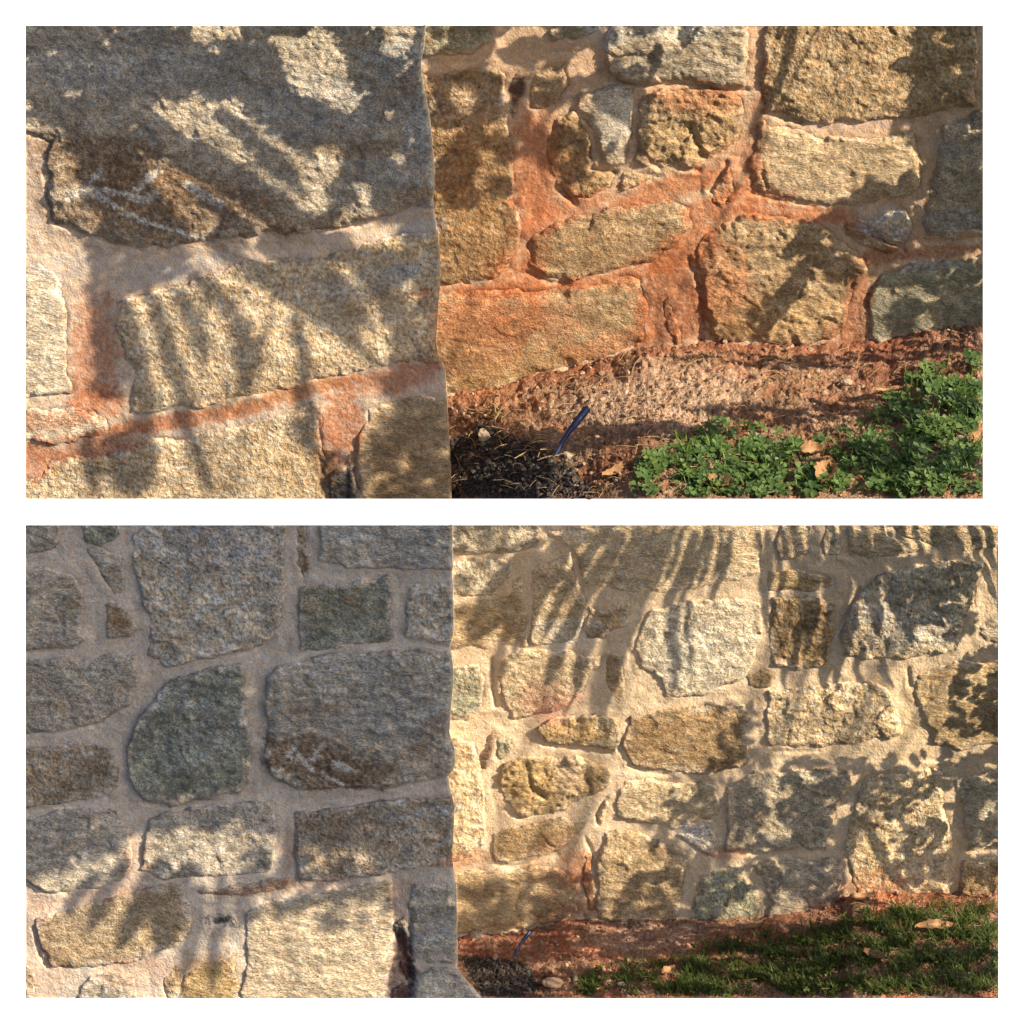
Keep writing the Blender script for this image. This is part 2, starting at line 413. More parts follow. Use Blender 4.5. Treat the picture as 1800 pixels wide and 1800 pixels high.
        r1 = sstep((fbm(wx / 80, wy / 30, s2 + 9, 4, 0.6) - 0.12) / 0.25) * kw.get('rust', 0.35)
        r1 = np.clip(r1, 0, 1)[..., None]; c = c * (1 - r1) + np.array((.30, .21, .12)) * r1
        l1 = np.clip(sstep((fbm(wx / 26, wy / 22, s2 + 10, 5, 0.65) - 0.2) / 0.16) * kw.get('lich', 0.30), 0, 1)[..., None]
        c = c * (1 - l1) + LICH * l1
        c = c * np.array(tint) * (1 + 0.16 * fine + 0.10 * rg)[..., None]
        # thin smear of mortar over the arris of the stone
        sm = np.clip((1 - sstep((sd - 2 - 11 * fbm(U_ / 22, V_ / 22, s2 + 11, 4, .65) - 9 * lap[sl]) / 8)) * (0.35 + 0.5 * lap[sl]), 0, 1)[..., None]
        c = c * (1 - sm) + mc[sl] * sm
        c = apply_stains(c, U_, V_, stains); c = apply_veins(c, U_, V_, veins)
        H_full = np.full(u.shape, 0.0); H_full[sl] = hh
        P3 = face.pos(H_full)[sl]
        keep = sd > -5
        cell = keep[:-1, :-1] & keep[1:, :-1] & keep[:-1, 1:] & keep[1:, 1:]
        if cell.sum() < 4: continue
        used, ff = grid_faces(cell)
        co = P3.reshape(-1, 3)[used]; cc = c.reshape(-1, 3)[used]
        link('stone', mesh_np('stone', co, ff, cc), m_stone[(k * 5) % 3], root)
    return root

# ------------------------------------------------------------ traced stones: (outline, mineral, height mm, options)
o = dict
UP_EDGE = [(746, 45), (744, 75), (738, 110), (738, 130), (747, 175), (754, 215), (759, 270), (762, 330), (759, 352), (767, 400), (772, 450), (772, 500), (768, 560), (765, 600), (769, 625), (782, 650), (784, 680), (786, 740), (790, 800), (793, 877)]
UPPER_PIER = [
 ([(45,45),(746,45),(738,130),(748,175),(756,230),(762,300),(760,348),(700,370),(640,393),(560,410),(490,411),(400,420),(345,428),(250,440),(190,428),(140,408),(95,392),(80,350),(76,290),(90,250),(45,235)], 'g', 17, o(rough=1.0, rust=.3, lich=.3)),
 ([(205,530),(245,515),(330,495),(415,462),(470,455),(560,450),(640,425),(700,410),(768,396),(768,440),(774,500),(770,560),(768,605),(768,624),(700,640),(620,656),(540,677),(450,697),(380,712),(300,722),(222,732),(228,650),(205,600)], 'c', 11, o(rough=.62, rust=.25, lich=.15)),
 ([(45,470),(70,462),(95,478),(113,520),(122,570),(120,620),(124,690),(90,698),(45,703)], 'w', 11, o(rough=.5)),
 ([(45,722),(110,714),(165,716),(190,735),(190,755),(160,770),(100,782),(60,775),(45,767)], 'w', 9, o(rough=.6)),
 ([(85,808),(130,800),(200,793),(240,772),(330,762),(430,742),(540,707),(560,697),(566,720),(571,760),(572,800),(566,850),(602,877),(45,877),(45,850),(70,835)], 'c', 10, o(rough=.42, rust=.25, lich=.1)),
 ([(640,714),(680,706),(750,692),(785,682),(788,740),(791,800),(794,877),(632,877),(628,840),(620,800),(626,770),(640,740)], 't', 12, o(rough=.6, rust=.5)),
 ([(578,838),(592,822),(604,818),(614,798),(622,812),(630,845),(632,877),(584,877)], 's', 17, o(rough=1.6, rust=0, lich=.1, edge=5)),
]
UPPER_WALL = [
 ([(720,45),(880,45),(860,75),(830,95),(760,102),(720,98)], 'n', 12, o(rough=1)),
 ([(720,130),(800,124),(870,122),(892,132),(888,180),(892,220),(903,275),(905,340),(917,380),(914,420),(900,465),(870,493),(830,500),(790,500),(720,492)], 'b', 15, o(rough=.75, rust=.5, lich=.15)),
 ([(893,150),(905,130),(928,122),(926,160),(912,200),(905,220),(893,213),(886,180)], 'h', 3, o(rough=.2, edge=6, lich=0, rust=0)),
 ([(930,120),(995,107),(1002,150),(985,186),(940,197),(918,203),(926,160)], 't', 6, o(rough=.5, edge=14)),
 ([(968,207),(1008,192),(1040,242),(1050,290),(1085,302),(1080,330),(1035,358),(1000,352),(975,315),(962,270)], 'b', 12, o(rough=1.1, rust=.5, edge=12)),
 ([(1015,168),(1060,150),(1115,153),(1112,240),(1098,290),(1058,288),(1048,245),(1014,192)], 'g', 22, o(rough=.6, lich=.6, rust=.1)),
 ([(1127,163),(1200,152),(1280,162),(1308,175),(1303,230),(1290,258),(1250,280),(1220,297),(1180,292),(1140,290),(1115,282),(1122,240)], 't', 14, o(rough=1.7, rust=.4, edge=10)),
 ([(1095,300),(1150,298),(1168,308),(1140,325),(1090,333)], 'b', 6, o(rough=1.2)),
 ([(1065,55),(1110,45),(1312,45),(1318,60),(1310,152),(1270,155),(1200,144),(1150,146),(1090,145),(1072,130),(1065,100)], 'g', 19, o(rough=1.3, lich=.3, edge=7)),
 ([(965,52),(1000,45),(1055,45),(1058,58),(1010,76),(975,76)], 'n', 8, o()),
 ([(1345,45),(1718,45),(1722,100),(1710,184),(1640,198),(1600,208),(1500,217),(1400,211),(1340,198),(1335,150),(1345,90)], 't', 19, o(rough=.95, rust=.25, edge=7)),
 ([(1338,215),(1400,222),(1450,240),(1530,240),(1605,233),(1615,260),(1628,290),(1615,330),(1590,348),(1530,360),(1480,364),(1400,356),(1340,343),(1315,330),(1322,280),(1330,240)], 'c', 15, o(rough=.8, rust=.2)),
 ([(1650,218),(1690,207),(1728,192),(1728,408),(1700,411),(1660,420),(1626,418),(1620,390),(1632,330),(1645,290),(1652,250)], 'g', 15, o(rough=.8, rust=.3)),
 ([(1505,387),(1550,370),(1595,363),(1605,400),(1590,434),(1560,424),(1525,402)], 'w', 14, o(rough=.8, rust=0)),
 ([(1480,392),(1518,402),(1560,428),(1588,438),(1555,446),(1515,432),(1490,415)], 'b', 11, o(rough=1.2, rust=.5)),
 ([(925,412),(990,387),(1060,367),(1130,352),(1180,352),(1220,362),(1214,400),(1180,430),(1150,458),(1090,478),(1000,493),(960,490),(932,470),(925,440)], 't', 14, o(rough=.8, rust=.55, lich=.2)),
 ([(1278,285),(1293,310),(1292,350),(1270,365),(1256,358),(1248,335),(1265,310)], 't', 12, o(rough=.9, edge=6, rust=.3)),
 ([(1232,417),(1280,387),(1330,374),(1400,378),(1440,390),(1480,420),(1518,452),(1523,470),(1500,520),(1485,560),(1472,602),(1380,606),(1262,602),(1242,560),(1236,500),(1217,462)], 't', 17, o(rough=1.25, rust=.35)),
 ([(720,518),(850,508),(920,503),(980,502),(1040,497),(1100,482),(1130,484),(1140,540),(1134,600),(1080,626),(1000,648),(920,672),(880,690),(800,700),(720,700)], 't', 12, o(rough=.65, rust=.3, edge=16)),
 ([(1165,532),(1175,522),(1188,560),(1200,602),(1190,608),(1170,580)], 'y', 7, o(rough=1)),
 ([(1545,477),(1600,462),(1660,458),(1728,452),(1728,590),(1680,590),(1620,590),(1580,600),(1545,610),(1526,600),(1526,530)], 'n', 17, o(rough=.8, rust=.3)),
 ([(1338,308),(1346,310),(1352,325),(1343,332)], 'k', 3, o(rough=.5)),
]
LO_EDGE = [(793, 923), (794, 1000), (796, 1110), (790, 1140), (795, 1190), (790, 1250), (787, 1290), (797, 1320), (797, 1350), (786, 1366), (790, 1385), (797, 1420), (793, 1510), (801, 1560), (802, 1705), (816, 1722), (845, 1755)]
LOWER_PIER = [
 ([(45,923),(108,923),(103,958),(80,969),(45,977)], 'g', 13, o()),
 ([(130,923),(212,923),(205,948),(180,960),(150,950)], 'n', 12, o(rust=.5)),
 ([(155,965),(210,970),(216,1010),(218,1042),(200,1045),(180,1020),(160,985)], 'g', 6, o(rough=.6, lich=.5)),
 ([(186,1062),(215,1060),(225,1080),(243,1108),(225,1118),(190,1120)], 'b', 10, o(edge=5)),
 ([(234,945),(250,932),(300,923),(500,923),(500,1000),(497,1090),(480,1118),(440,1143),(370,1155),(290,1173),(262,1150),(262,1100),(250,1050),(236,990)], 'g', 14, o(rough=.9, rust=.3, edge=6)),
 ([(45,1007),(80,998),(120,1005),(145,1035),(150,1070),(140,1100),(148,1125),(120,1138),(45,1144)], 'g', 15, o(rough=1.2, rust=.4, edge=6)),
 ([(45,1170),(90,1157),(130,1162),(200,1147),(240,1152),(244,1200),(225,1238),(170,1268),(110,1284),(45,1289)], 'g', 14, o(rough=1.1, rust=.5, edge=6)),
 ([(45,1317),(130,1305),(190,1309),(207,1330),(207,1385),(190,1398),(120,1413),(45,1423)], 'm', 12, o(rough=.8, edge=6)),
 ([(45,1447),(110,1424),(200,1422),(215,1445),(231,1460),(232,1520),(215,1548),(160,1562),(90,1570),(60,1555),(45,1537)], 'g', 15, o(rough=1.1, rust=.2, edge=6)),
 ([(300,1197),(350,1181),(400,1167),(425,1167),(434,1220),(440,1300),(441,1378),(420,1393),(370,1404),(300,1417),(252,1407),(229,1370),(226,1320),(240,1270),(270,1230)], 'n', 19, o(rough=1.6, rust=.1, edge=6)),
 ([(520,932),(544,923),(545,980),(549,1008),(532,1024),(519,990)], 'b', 4, o(rough=1)),
 ([(561,923),(794,923),(794,1000),(700,1000),(620,998),(563,985)], 'g', 16, o(rough=.9, rust=.1, edge=5)),
 ([(527,1036),(570,1026),(640,1021),(682,1012),(690,1060),(689,1120),(680,1129),(600,1139),(527,1142)], 'n', 12, o(rough=.9, rust=.5)),
 ([(720,1027),(796,1016),(796,1110),(760,1129),(716,1119),(713,1070)], 'g', 13, o(rough=1.2, rust=.3, edge=6)),
 ([(467,1190),(500,1171),(580,1152),(660,1147),(792,1142),(795,1200),(790,1290),(797,1352),(740,1368),(680,1384),(600,1384),(530,1388),(482,1368),(467,1330),(471,1260)], 'g', 21, o(rough=1.3, rust=.15, edge=5)),
 ([(261,1441),(300,1427),(380,1414),(478,1411),(484,1460),(477,1528),(440,1536),(360,1539),(290,1543),(247,1530),(256,1480)], 'g', 14, o(rough=1.1, lich=.7, rust=.2, edge=6)),
 ([(520,1431),(600,1421),(690,1406),(795,1394),(797,1450),(793,1509),(740,1524),(690,1534),(600,1544),(526,1549),(519,1500)], 'm', 16, o(rough=.75, rust=.3, lich=.3, edge=4)),
 ([(347,1566),(400,1559),(480,1546),(513,1545),(500,1561),(430,1574),(352,1571)], 'b', 9, o(edge=5)),
 ([(62,1616),(130,1596),(200,1577),(290,1556),(324,1554),(334,1600),(337,1640),(320,1664),(230,1689),(130,1703),(92,1698),(67,1660)], 't', 15, o(rough=.75, rust=.2, edge=6)),
 ([(362,1613),(380,1606),(414,1609),(417,1629),(390,1631),(361,1629)], 's', 7, o(rough=1, edge=4)),
 ([(432,1602),(470,1584),(560,1571),(650,1552),(689,1547),(690,1620),(691,1690),(680,1738),(664,1755),(425,1755),(431,1700)], 'c', 12, o(rough=.7, rust=.15, edge=6, ang=-12)),
 ([(358,1692),(414,1674),(420,1755),(302,1755),(322,1715)], 'y', 6, o(rough=.5)),
 ([(300,1700),(315,1690),(320,1712),(306,1755),(290,1755),(286,1720)], 't', 4, o(rough=.6)),
 ([(140,1742),(160,1717),(200,1709),(238,1715),(240,1755),(130,1755)], 'g', 10, o(rough=1, edge=5)),
 ([(727,1556),(800,1549),(803,1600),(803,1698),(742,1690),(724,1680),(719,1600)], 'g', 16, o(rough=.8, rust=.1, edge=5)),
 ([(697,1626),(711,1611),(720,1640),(724,1690),(738,1712),(722,1732),(706,1700)], 's', 9, o(rough=1.3, edge=4, lich=.1, rust=0)),
 ([(682,1755),(692,1738),(712,1725),(725,1742),(730,1755)], 's', 5, o(rough=1.2, edge=4, lich=.3, rust=0)),
 ([(732,1716),(760,1704),(815,1706),(845,1755),(735,1755),(724,1735)], 'w', 20, o(rough=.9, rust=0, edge=5)),
 ([(45,1682),(58,1702),(64,1755),(45,1755)], 'n', 9, o(edge=5)),
]
LOWER_WALL = [
 ([(770,923),(940,923),(948,950),(925,968),(880,976),(770,966)], 'g', 12, o(rust=.4)),
 ([(770,987),(860,977),(903,986),(895,1018),(870,1048),(770,1051)], 'g', 12, o(rough=.9)),
 ([(770,1061),(860,1057),(892,1042),(915,1010),(925,1060),(925,1135),(870,1139),(770,1141)], 't', 10, o(rough=.8)),
 ([(932,1000),(1000,972),(1010,1000),(1020,1036),(1030,1062),(1020,1120),(960,1134),(934,1132)], 'c', 9, o(rough=.9)),
 ([(1036,1066),(1108,1060),(1104,1100),(1060,1126),(1030,1122)], 't', 8, o(rough=.6)),
 ([(960,935),(1040,928),(1100,923),(1340,923),(1338,1008),(1260,1029),(1120,1044),(1030,1030),(1008,968)], 'c', 13, o(rough=.5, rust=.15, edge=6)),
 ([(882,1160),(905,1142),(1000,1144),(1058,1152),(1036,1200),(1010,1238),(970,1254),(900,1264),(882,1230),(873,1190)], 'c', 13, o(rough=1.0, rust=.25)),
 ([(770,1172),(840,1167),(854,1190),(849,1240),(826,1268),(770,1270)], 'n', 10, o(rough=.8)),
 ([(1072,1150),(1094,1150),(1100,1190),(1094,1234),(1072,1224),(1066,1190)], 't', 6, o(rough=1, edge=6)),
 ([(1127,1110),(1142,1077),(1200,1057),(1290,1051),(1334,1062),(1339,1110),(1329,1150),(1300,1198),(1240,1219),(1172,1224),(1162,1190),(1122,1175),(1117,1140)], 'w', 12, o(rough=.9, rust=.1, edge=6)),
 ([(1356,1052),(1440,1048),(1468,1060),(1464,1120),(1454,1169),(1400,1178),(1357,1164),(1352,1100)], 'b', 13, o(rough=.9, rust=.3, edge=6)),
 ([(1352,1004),(1435,1001),(1473,1011),(1470,1040),(1352,1038)], 'y', 7, o(rough=.4)),
 ([(1382,923),(1430,923),(1425,972),(1372,984),(1362,950)], 'c', 12, o(rough=.4, edge=6)),
 ([(1452,923),(1478,923),(1474,974),(1452,977),(1446,950)], 'g', 12, o(rough=.5, edge=5)),
 ([(1492,923),(1545,923),(1560,940),(1620,955),(1635,972),(1545,984),(1492,978)], 'c', 10, o(rough=.5)),
 ([(1562,923),(1755,923),(1755,952),(1700,971),(1645,966),(1575,938)], 'c', 8, o(rough=.7)),
 ([(1482,1100),(1512,1042),(1540,1012),(1640,987),(1728,987),(1718,1040),(1690,1100),(1689,1139),(1600,1157),(1482,1154),(1477,1120)], 'g', 16, o(rough=1.0, rust=.4, edge=6)),
 ([(1717,1100),(1755,1062),(1755,1139),(1727,1129)], 'g', 9, o()),
 ([(1313,1190),(1340,1177),(1359,1186),(1357,1205),(1335,1214),(1316,1205)], 'b', 9, o(edge=6)),
 ([(1352,1216),(1440,1202),(1530,1197),(1558,1211),(1579,1250),(1584,1289),(1520,1304),(1430,1314),(1352,1314),(1346,1260)], 'c', 14, o(rough=1.1, rust=.25, edge=6)),
 ([(1612,1182),(1660,1163),(1755,1157),(1755,1308),(1690,1318),(1642,1304),(1622,1250),(1602,1220)], 't', 14, o(rough=.9)),
 ([(1106,1261),(1200,1244),(1308,1239),(1319,1270),(1309,1340),(1260,1358),(1180,1358),(1112,1344),(1097,1310)], 'b', 16, o(rough=.8, rust=.45, edge=5)),
 ([(947,1281),(980,1260),(1040,1257),(1088,1262),(1089,1300),(1080,1317),(1010,1311),(956,1304)], 'y', 15, o(rough=1.5, rust=.5, edge=6)),
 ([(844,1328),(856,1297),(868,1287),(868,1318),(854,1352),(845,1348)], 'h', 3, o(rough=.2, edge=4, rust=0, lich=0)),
 ([(872,1297),(900,1291),(906,1318),(880,1336),(868,1330)], 'n', 6, o(rough=.7)),
 ([(770,1292),(838,1300),(849,1370),(857,1430),(849,1488),(830,1513),(770,1516)], 'c', 10, o(rough=.9, rust=.3)),
 ([(887,1346),(920,1327),(990,1331),(1030,1331),(1074,1356),(1069,1384),(1030,1400),(1000,1424),(915,1436),(887,1410),(877,1380)], 'y', 14, o(rough=1.9, rust=.45, edge=7)),
 ([(866,1466),(920,1451),(990,1439),(1029,1446),(1019,1465),(985,1494),(900,1519),(871,1514),(863,1495)], 'b', 15, o(rough=.7, rust=.6, edge=5)),
 ([(1066,1401),(1072,1420),(1063,1440),(1052,1448),(1048,1430)], 't', 9, o(edge=4)),
 ([(1096,1366),(1170,1372),(1260,1377),(1273,1418),(1258,1438),(1200,1458),(1150,1449),(1092,1439),(1082,1415)], 'c', 13, o(rough=1.0, rust=.3)),
 ([(1062,1462),(1120,1460),(1190,1490),(1218,1502),(1200,1560),(1192,1620),(1050,1620),(1046,1530)], 't', 14, o(rough=1.2, rust=.2)),
 ([(1192,1466),(1248,1452),(1259,1480),(1250,1504),(1222,1490)], 'w', 12, o(rough=.6, rust=0, edge=5)),
 ([(770,1537),(880,1527),(970,1520),(1008,1531),(1018,1600),(980,1620),(880,1640),(770,1650)], 't', 12, o(rough=.8, rust=.2)),
 ([(1030,1500),(1044,1500),(1046,1560),(1050,1600),(1034,1600),(1026,1550)], 'k', 4, o(rough=.7)),
 ([(1231,1537),(1262,1526),(1310,1522),(1314,1534),(1340,1572),(1340,1625),(1213,1625),(1216,1580)], 'n', 13, o(rough=1.0)),
 ([(1322,1517),(1400,1509),(1479,1513),(1480,1570),(1455,1610),(1352,1610),(1347,1560)], 'g', 14, o(rough=1.2, rust=.4)),
 ([(1276,1382),(1330,1357),(1430,1351),(1498,1352),(1496,1380),(1470,1430),(1449,1489),(1370,1497),(1276,1494),(1281,1430)], 'g', 14, o(rough=1.1, rust=.3, edge=6)),
 ([(1520,1362),(1600,1352),(1658,1352),(1667,1440),(1669,1580),(1600,1580),(1508,1580),(1482,1500),(1500,1425)], 'c', 11, o(rough=.6, rust=.2)),
 ([(1682,1372),(1755,1337),(1755,1489),(1702,1494),(1692,1440)], 'g', 12, o(rough=.8)),
 ([(1692,1512),(1755,1502),(1755,1580),(1680,1580)], 'b', 11, o(rough=.8)),
]
UP_STAINS = [
 (1000,600,260,60,-6,RUST,.35),(1180,560,70,90,0,CLAYD,.6),(840,600,90,80,0,CLAY,.5),(1260,500,50,90,0,CLAY,.5),(1310,590,120,26,0,RUST,.5),(960,330,60,60,0,CLAY,.5),(950,230,40,60,0,CLAY,.4),(1140,470,90,30,-20,CLAY,.5),(1240,180,70,30,0,CLAY,.4),(1330,120,16,90,4,np.array((.50,.33,.25)),.5),(1010,440,120,60,-10,RUST,.35),(880,420,50,90,0,RUST,.3),
 (210,300,170,60,14,BROWN,.85),(330,345,200,50,14,BROWN,.8),(230,390,170,36,10,BROWN,.8),(700,160,60,22,-50,RUST,.55),(640,262,110,18,3,RUST,.6),(730,290,40,16,10,RUST,.6),(740,340,50,14,-10,RUST,.6),(560,395,120,16,-8,RUST,.5),
 (700,105,60,40,0,BLUEG,.5),(560,190,150,60,0,BLUEG,.35),(240,120,220,50,0,BLUEG,.35),(730,230,24,60,0,BLUEG,.6),(690,300,90,30,0,BLUEG,.35),(640,500,140,20,-12,BLUEG,.35),(735,400,50,16,-10,BLUEG,.55),(720,470,60,10,-12,BLUEG,.6),
 (120,470,80,22,-8,BLUEG,.30),(300,475,110,18,-12,BLUEG,.4),(250,505,40,10,-10,RUST,.5),(330,488,60,10,-12,BLACK,.22),
 (165,620,42,110,2,CLAY,.75),(170,700,55,30,0,CLAY,.85),(300,742,220,14,-10,CLAY,.95),(520,690,130,13,-14,CLAY,.95),(600,740,40,70,0,CLAY,.85),(580,800,26,45,10,CLAYD,.75),(572,830,22,40,0,np.array((.06,.035,.025)),.8),(700,665,80,24,-14,CLAY,.8),(90,740,90,16,-3,CLAY,.7),(60,810,50,34,-20,CLAY,.75),(160,790,90,15,-10,CLAY,.85),(520,840,70,60,0,OCHRE,.28),(480,690,120,22,-12,OCHRE,.3),(700,800,60,70,0,RUST,.3),
 # right wall
 (820,180,70,40,0,BLUEG,.18),(845,300,60,120,0,RUST,.28),(830,440,70,70,0,RUST,.4),
 (935,300,40,110,0,CLAY,.75),(940,420,34,110,0,CLAYD,.7),(900,480,50,40,0,CLAY,.8),(1000,370,110,22,-18,CLAY,.75),(1180,330,110,22,-18,CLAY,.9),(1290,300,60,60,0,CLAY,.55),(1290,360,90,30,-10,CLAY,.95),(1330,250,16,130,6,CLAY,.55),(1420,378,110,16,3,CLAY,.85),(1550,410,80,16,10,CLAYD,.6),(1200,440,70,40,-30,CLAY,.95),(1180,520,60,90,0,CLAYD,.85),(1060,492,110,12,-8,CLAY,.85),(880,510,140,14,-2,CLAY,.9),
 (860,560,110,55,0,CLAY,.5),(820,620,60,50,0,RUST,.5),(950,560,90,50,0,CLAY,.42),(900,655,110,24,-14,OCHRE,.45),(1060,610,100,18,-14,CLAY,.55),(1130,580,20,60,0,CLAY,.6),
 (1280,520,60,60,0,CLAY,.45),(1290,560,70,40,0,RUST,.5),(1400,560,110,40,0,OCHRE,.3),(1505,545,26,80,12,CLAYD,.9),(1560,450,60,16,-5,CLAYD,.7),(1660,442,80,13,-4,CLAYD,.65),(1470,590,30,26,0,CLAYD,.6),
 (1010,270,44,60,0,RUST,.3),(1220,170,90,26,0,CLAY,.40),(1180,260,50,40,0,OCHRE,.28),(1250,230,50,40,0,OCHRE,.22),(1010,130,60,60,0,np.array((.36,.25,.18)),.4),(1080,200,34,60,0,LICH,.5),(1060,60,40,30,0,BLUEG,.4),(1130,80,40,30,0,BLACK,.35),(1200,55,80,16,0,LICH,.5),(1110,120,60,26,0,BLACK,.30),(1170,440,70,40,0,RUST,.3),(1030,450,70,30,0,RUST,.32),
 (1555,395,50,30,20,BLUEG,.6),(1685,390,60,24,0,BLUEG,.5),(1680,250,50,50,0,BLUEG,.2),(1640,470,60,14,-5,BLUEG,.35),(1520,220,120,9,0,np.array((.58,.44,.38)),.6),
]
UP_VEINS = [
 ([(118,352),(150,332),(168,306),(176,302)],6,LICH,.9),([(150,340),(186,352),(232,380),(262,392),(330,412),(362,420)],5,LICH,.95),([(160,336),(200,338),(232,342),(250,325),(262,312)],6,LICH,.85),([(232,348),(258,352),(272,340)],8,LICH,.7),([(262,312),(275,302)],9,LICH,.8),([(330,325),(360,345),(386,358)],8,LICH,.9),
 ([(735,175),(745,235),(756,300),(756,330)],6,LICH,.6),
]
UP_CRACKS = [([(75,300),(85,350),(95,392)],2.5,5),([(95,392),(140,408),(250,440)],3.5,6),([(470,395),(500,415)],3,5),([(560,411),(640,394),(760,350)],3.5,7),([(1070,140),(1130,150),(1200,146),(1270,157),(1312,158)],4,10),([(1338,198),(1380,208),(1410,214)],4,10),
 ([(1215,225),(1225,250),(1235,275)],6,13),([(1145,285),(1160,295)],5,10),([(1195,295),(1230,300)],4,9),([(1040,297),(1080,303)],4,9),([(980,330),(1010,357)],5,10),([(925,478),(970,497),(1000,496)],3.5,8),([(1042,380),(1035,405)],3,5),
 ([(1210,455),(1230,500),(1238,560),(1232,600)],5,9),([(1248,335),(1265,308),(1278,286)],4,10),([(1340,305),(1348,330)],3,6),([(1530,415),(1590,437)],4,9),([(1625,420),(1660,425),(1728,415)],4,9),([(1285,395),(1295,385)],4,9),([(1315,337),(1360,350),(1430,362)],3,6),([(560,740),(566,780)],2.5,3),([(620,800),(628,860)],5,12),([(612,816),(611,877)],3,8),([(560,800),(575,860)],3,5)]
UP_BLOBS = []
LO_STAINS = [
 (550,1340,100,44,16,BROWN,.95),(640,1355,70,30,6,BROWN,.75),(740,1300,60,20,-50,RUST,.6),(560,1250,60,16,-10,RUST,.4),(760,1340,40,24,0,OCHRE,.22),(640,1180,90,30,0,BLUEG,.28),(690,1260,90,50,0,BLUEG,.32),(600,1350,26,9,15,LICH,.7),
 (350,950,110,36,0,BLUEG,.35),(400,970,80,40,0,np.array((.40,.38,.40)),.5),(340,1280,90,90,0,BLUEG,.22),(610,940,60,16,0,BLUEG,.5),(740,960,60,40,0,BLUEG,.3),(100,1055,60,40,0,RUST,.2),(600,1060,70,26,0,OCHRE,.16),(100,1370,110,40,0,OCHRE,.12),
 (90,1235,60,20,0,RUST,.2),(760,1590,40,26,0,BLACK,.2),(765,1640,40,20,-8,BLUEG,.6),(770,1415,60,16,-6,BLACK,.25),(730,1430,100,9,-7,BLUEG,.5),(600,1450,100,12,-6,RUST,.4),
 (370,1720,60,40,0,OCHRE,.6),(240,1710,70,30,0,CLAY,.28),(500,1560,120,12,-6,CLAY,.35),(510,1500,16,50,0,CLAY,.3),(700,1580,20,40,0,CLAY,.28),(140,1580,110,14,-10,CLAY,.28),(330,1690,90,16,-8,CLAY,.2),(700,1735,22,40,0,np.array((.12,.045,.03)),.75),(712,1680,14,60,-12,np.array((.02,.02,.025)),.95),(705,1680,16,40,0,CLAY,.3),(80,1710,40,40,0,CLAY,.25),(240,1520,30,60,0,CLAY,.25),(40,1620,60,60,0,CLAY,.2),
 # right wall
 (960,1230,60,30,0,np.array((.46,.22,.16)),.5),(970,1250,36,26,0,np.array((.46,.20,.14)),.5),(1000,1290,40,20,0,OCHRE,.5),(930,1370,60,30,0,OCHRE,.4),(1030,1370,40,30,0,OCHRE,.4),(1000,1360,30,50,0,np.array((.60,.47,.33)),.7),(1150,1285,60,30,0,RUST,.4),(1010,1475,60,20,0,RUST,.3),
 (980,1520,60,60,0,CLAY,.22),(1010,1530,30,40,0,CLAY,.6),(1025,1560,20,40,0,CLAYD,.5),(820,1510,50,14,-8,CLAY,.5),(1530,1560,60,34,0,CLAY,.65),(1530,1500,40,60,0,OCHRE,.3),(1690,1520,24,60,0,OCHRE,.4),(1270,1500,40,12,0,CLAY,.5),(1000,1605,60,22,-10,CLAYD,.6),(1460,1590,60,18,0,CLAYD,.4),
 (1230,1150,90,60,0,np.array((.56,.56,.50)),.4),(1510,1130,60,30,0,RUST,.35),(1580,1100,100,40,0,BLUEG,.2),(1110,1090,26,130,0,np.array((.66,.55,.38)),.6),(1600,1290,40,120,0,np.array((.62,.48,.28)),.4),(1225,1470,40,26,0,BLUEG,.45),(1000,1115,60,30,0,LICH,.5),
]
LO_VEINS = [([(500,1332),(512,1320),(522,1308)],4,LICH,.9),([(502,1330),(530,1340),(560,1358),(590,1372),(604,1378)],3.5,LICH,.95),([(520,1326),(545,1336),(556,1322),(570,1308)],4,LICH,.85),([(545,1338),(562,1330)],5,LICH,.8),([(590,1340),(612,1350)],5,LICH,.9)]
LO_CRACKS = [([(45,1145),(90,1145),(125,1138)],3,8),([(380,1155),(440,1146),(485,1120)],3,8),([(715,1124),(760,1132),(785,1138)],4,9),([(740,1105),(790,1090)],4,8),([(45,1290),(110,1287),(180,1270)],3,6),([(250,1412),(310,1420),(380,1407)],3,7),([(620,1388),(700,1385),(790,1365)],3,7),([(519,1445),(518,1500),(522,1548)],3,7),([(58,1630),(70,1680),(85,1702)],3,9),([(45,1425),(120,1417),(190,1400)],3,6),([(690,1550),(692,1600)],2,4),
 ([(700,1640),(715,1690),(722,1730)],8,20),([(722,1600),(722,1680)],4,12),([(866,1160),(866,1210),(872,1240)],4,14),([(955,1308),(1010,1316),(1075,1324)],3.5,10),([(925,1345),(935,1385),(955,1400)],4,12),([(1030,1365),(1038,1390)],6,14),([(890,1425),(915,1438)],4,10),([(870,1518),(900,1524),(980,1500)],4,9),([(1066,1402),(1048,1430),(1052,1448)],3,9),([(1000,1345),(990,1330)],2,3),
 ([(1105,1345),(1130,1355),(1180,1362)],3,7),([(1395,1356),(1420,1362),(1455,1356)],3,7),([(1477,1100),(1512,1035)],3,8),([(1360,1058),(1355,1100)],2,4),([(1440,1320),(1360,1322)],3,6),([(1282,1500),(1370,1502),(1450,1494)],3,7),([(1596,1175),(1600,1205)],4,8),([(1000,1605),(1028,1610)],3,8),([(1222,1492),(1250,1507)],3,8),([(1700,1498),(1755,1485)],3,7),([(1640,1355),(1680,1345)],3,7),([(1028,1470),(1042,1500),(1048,1560)],3,7)]

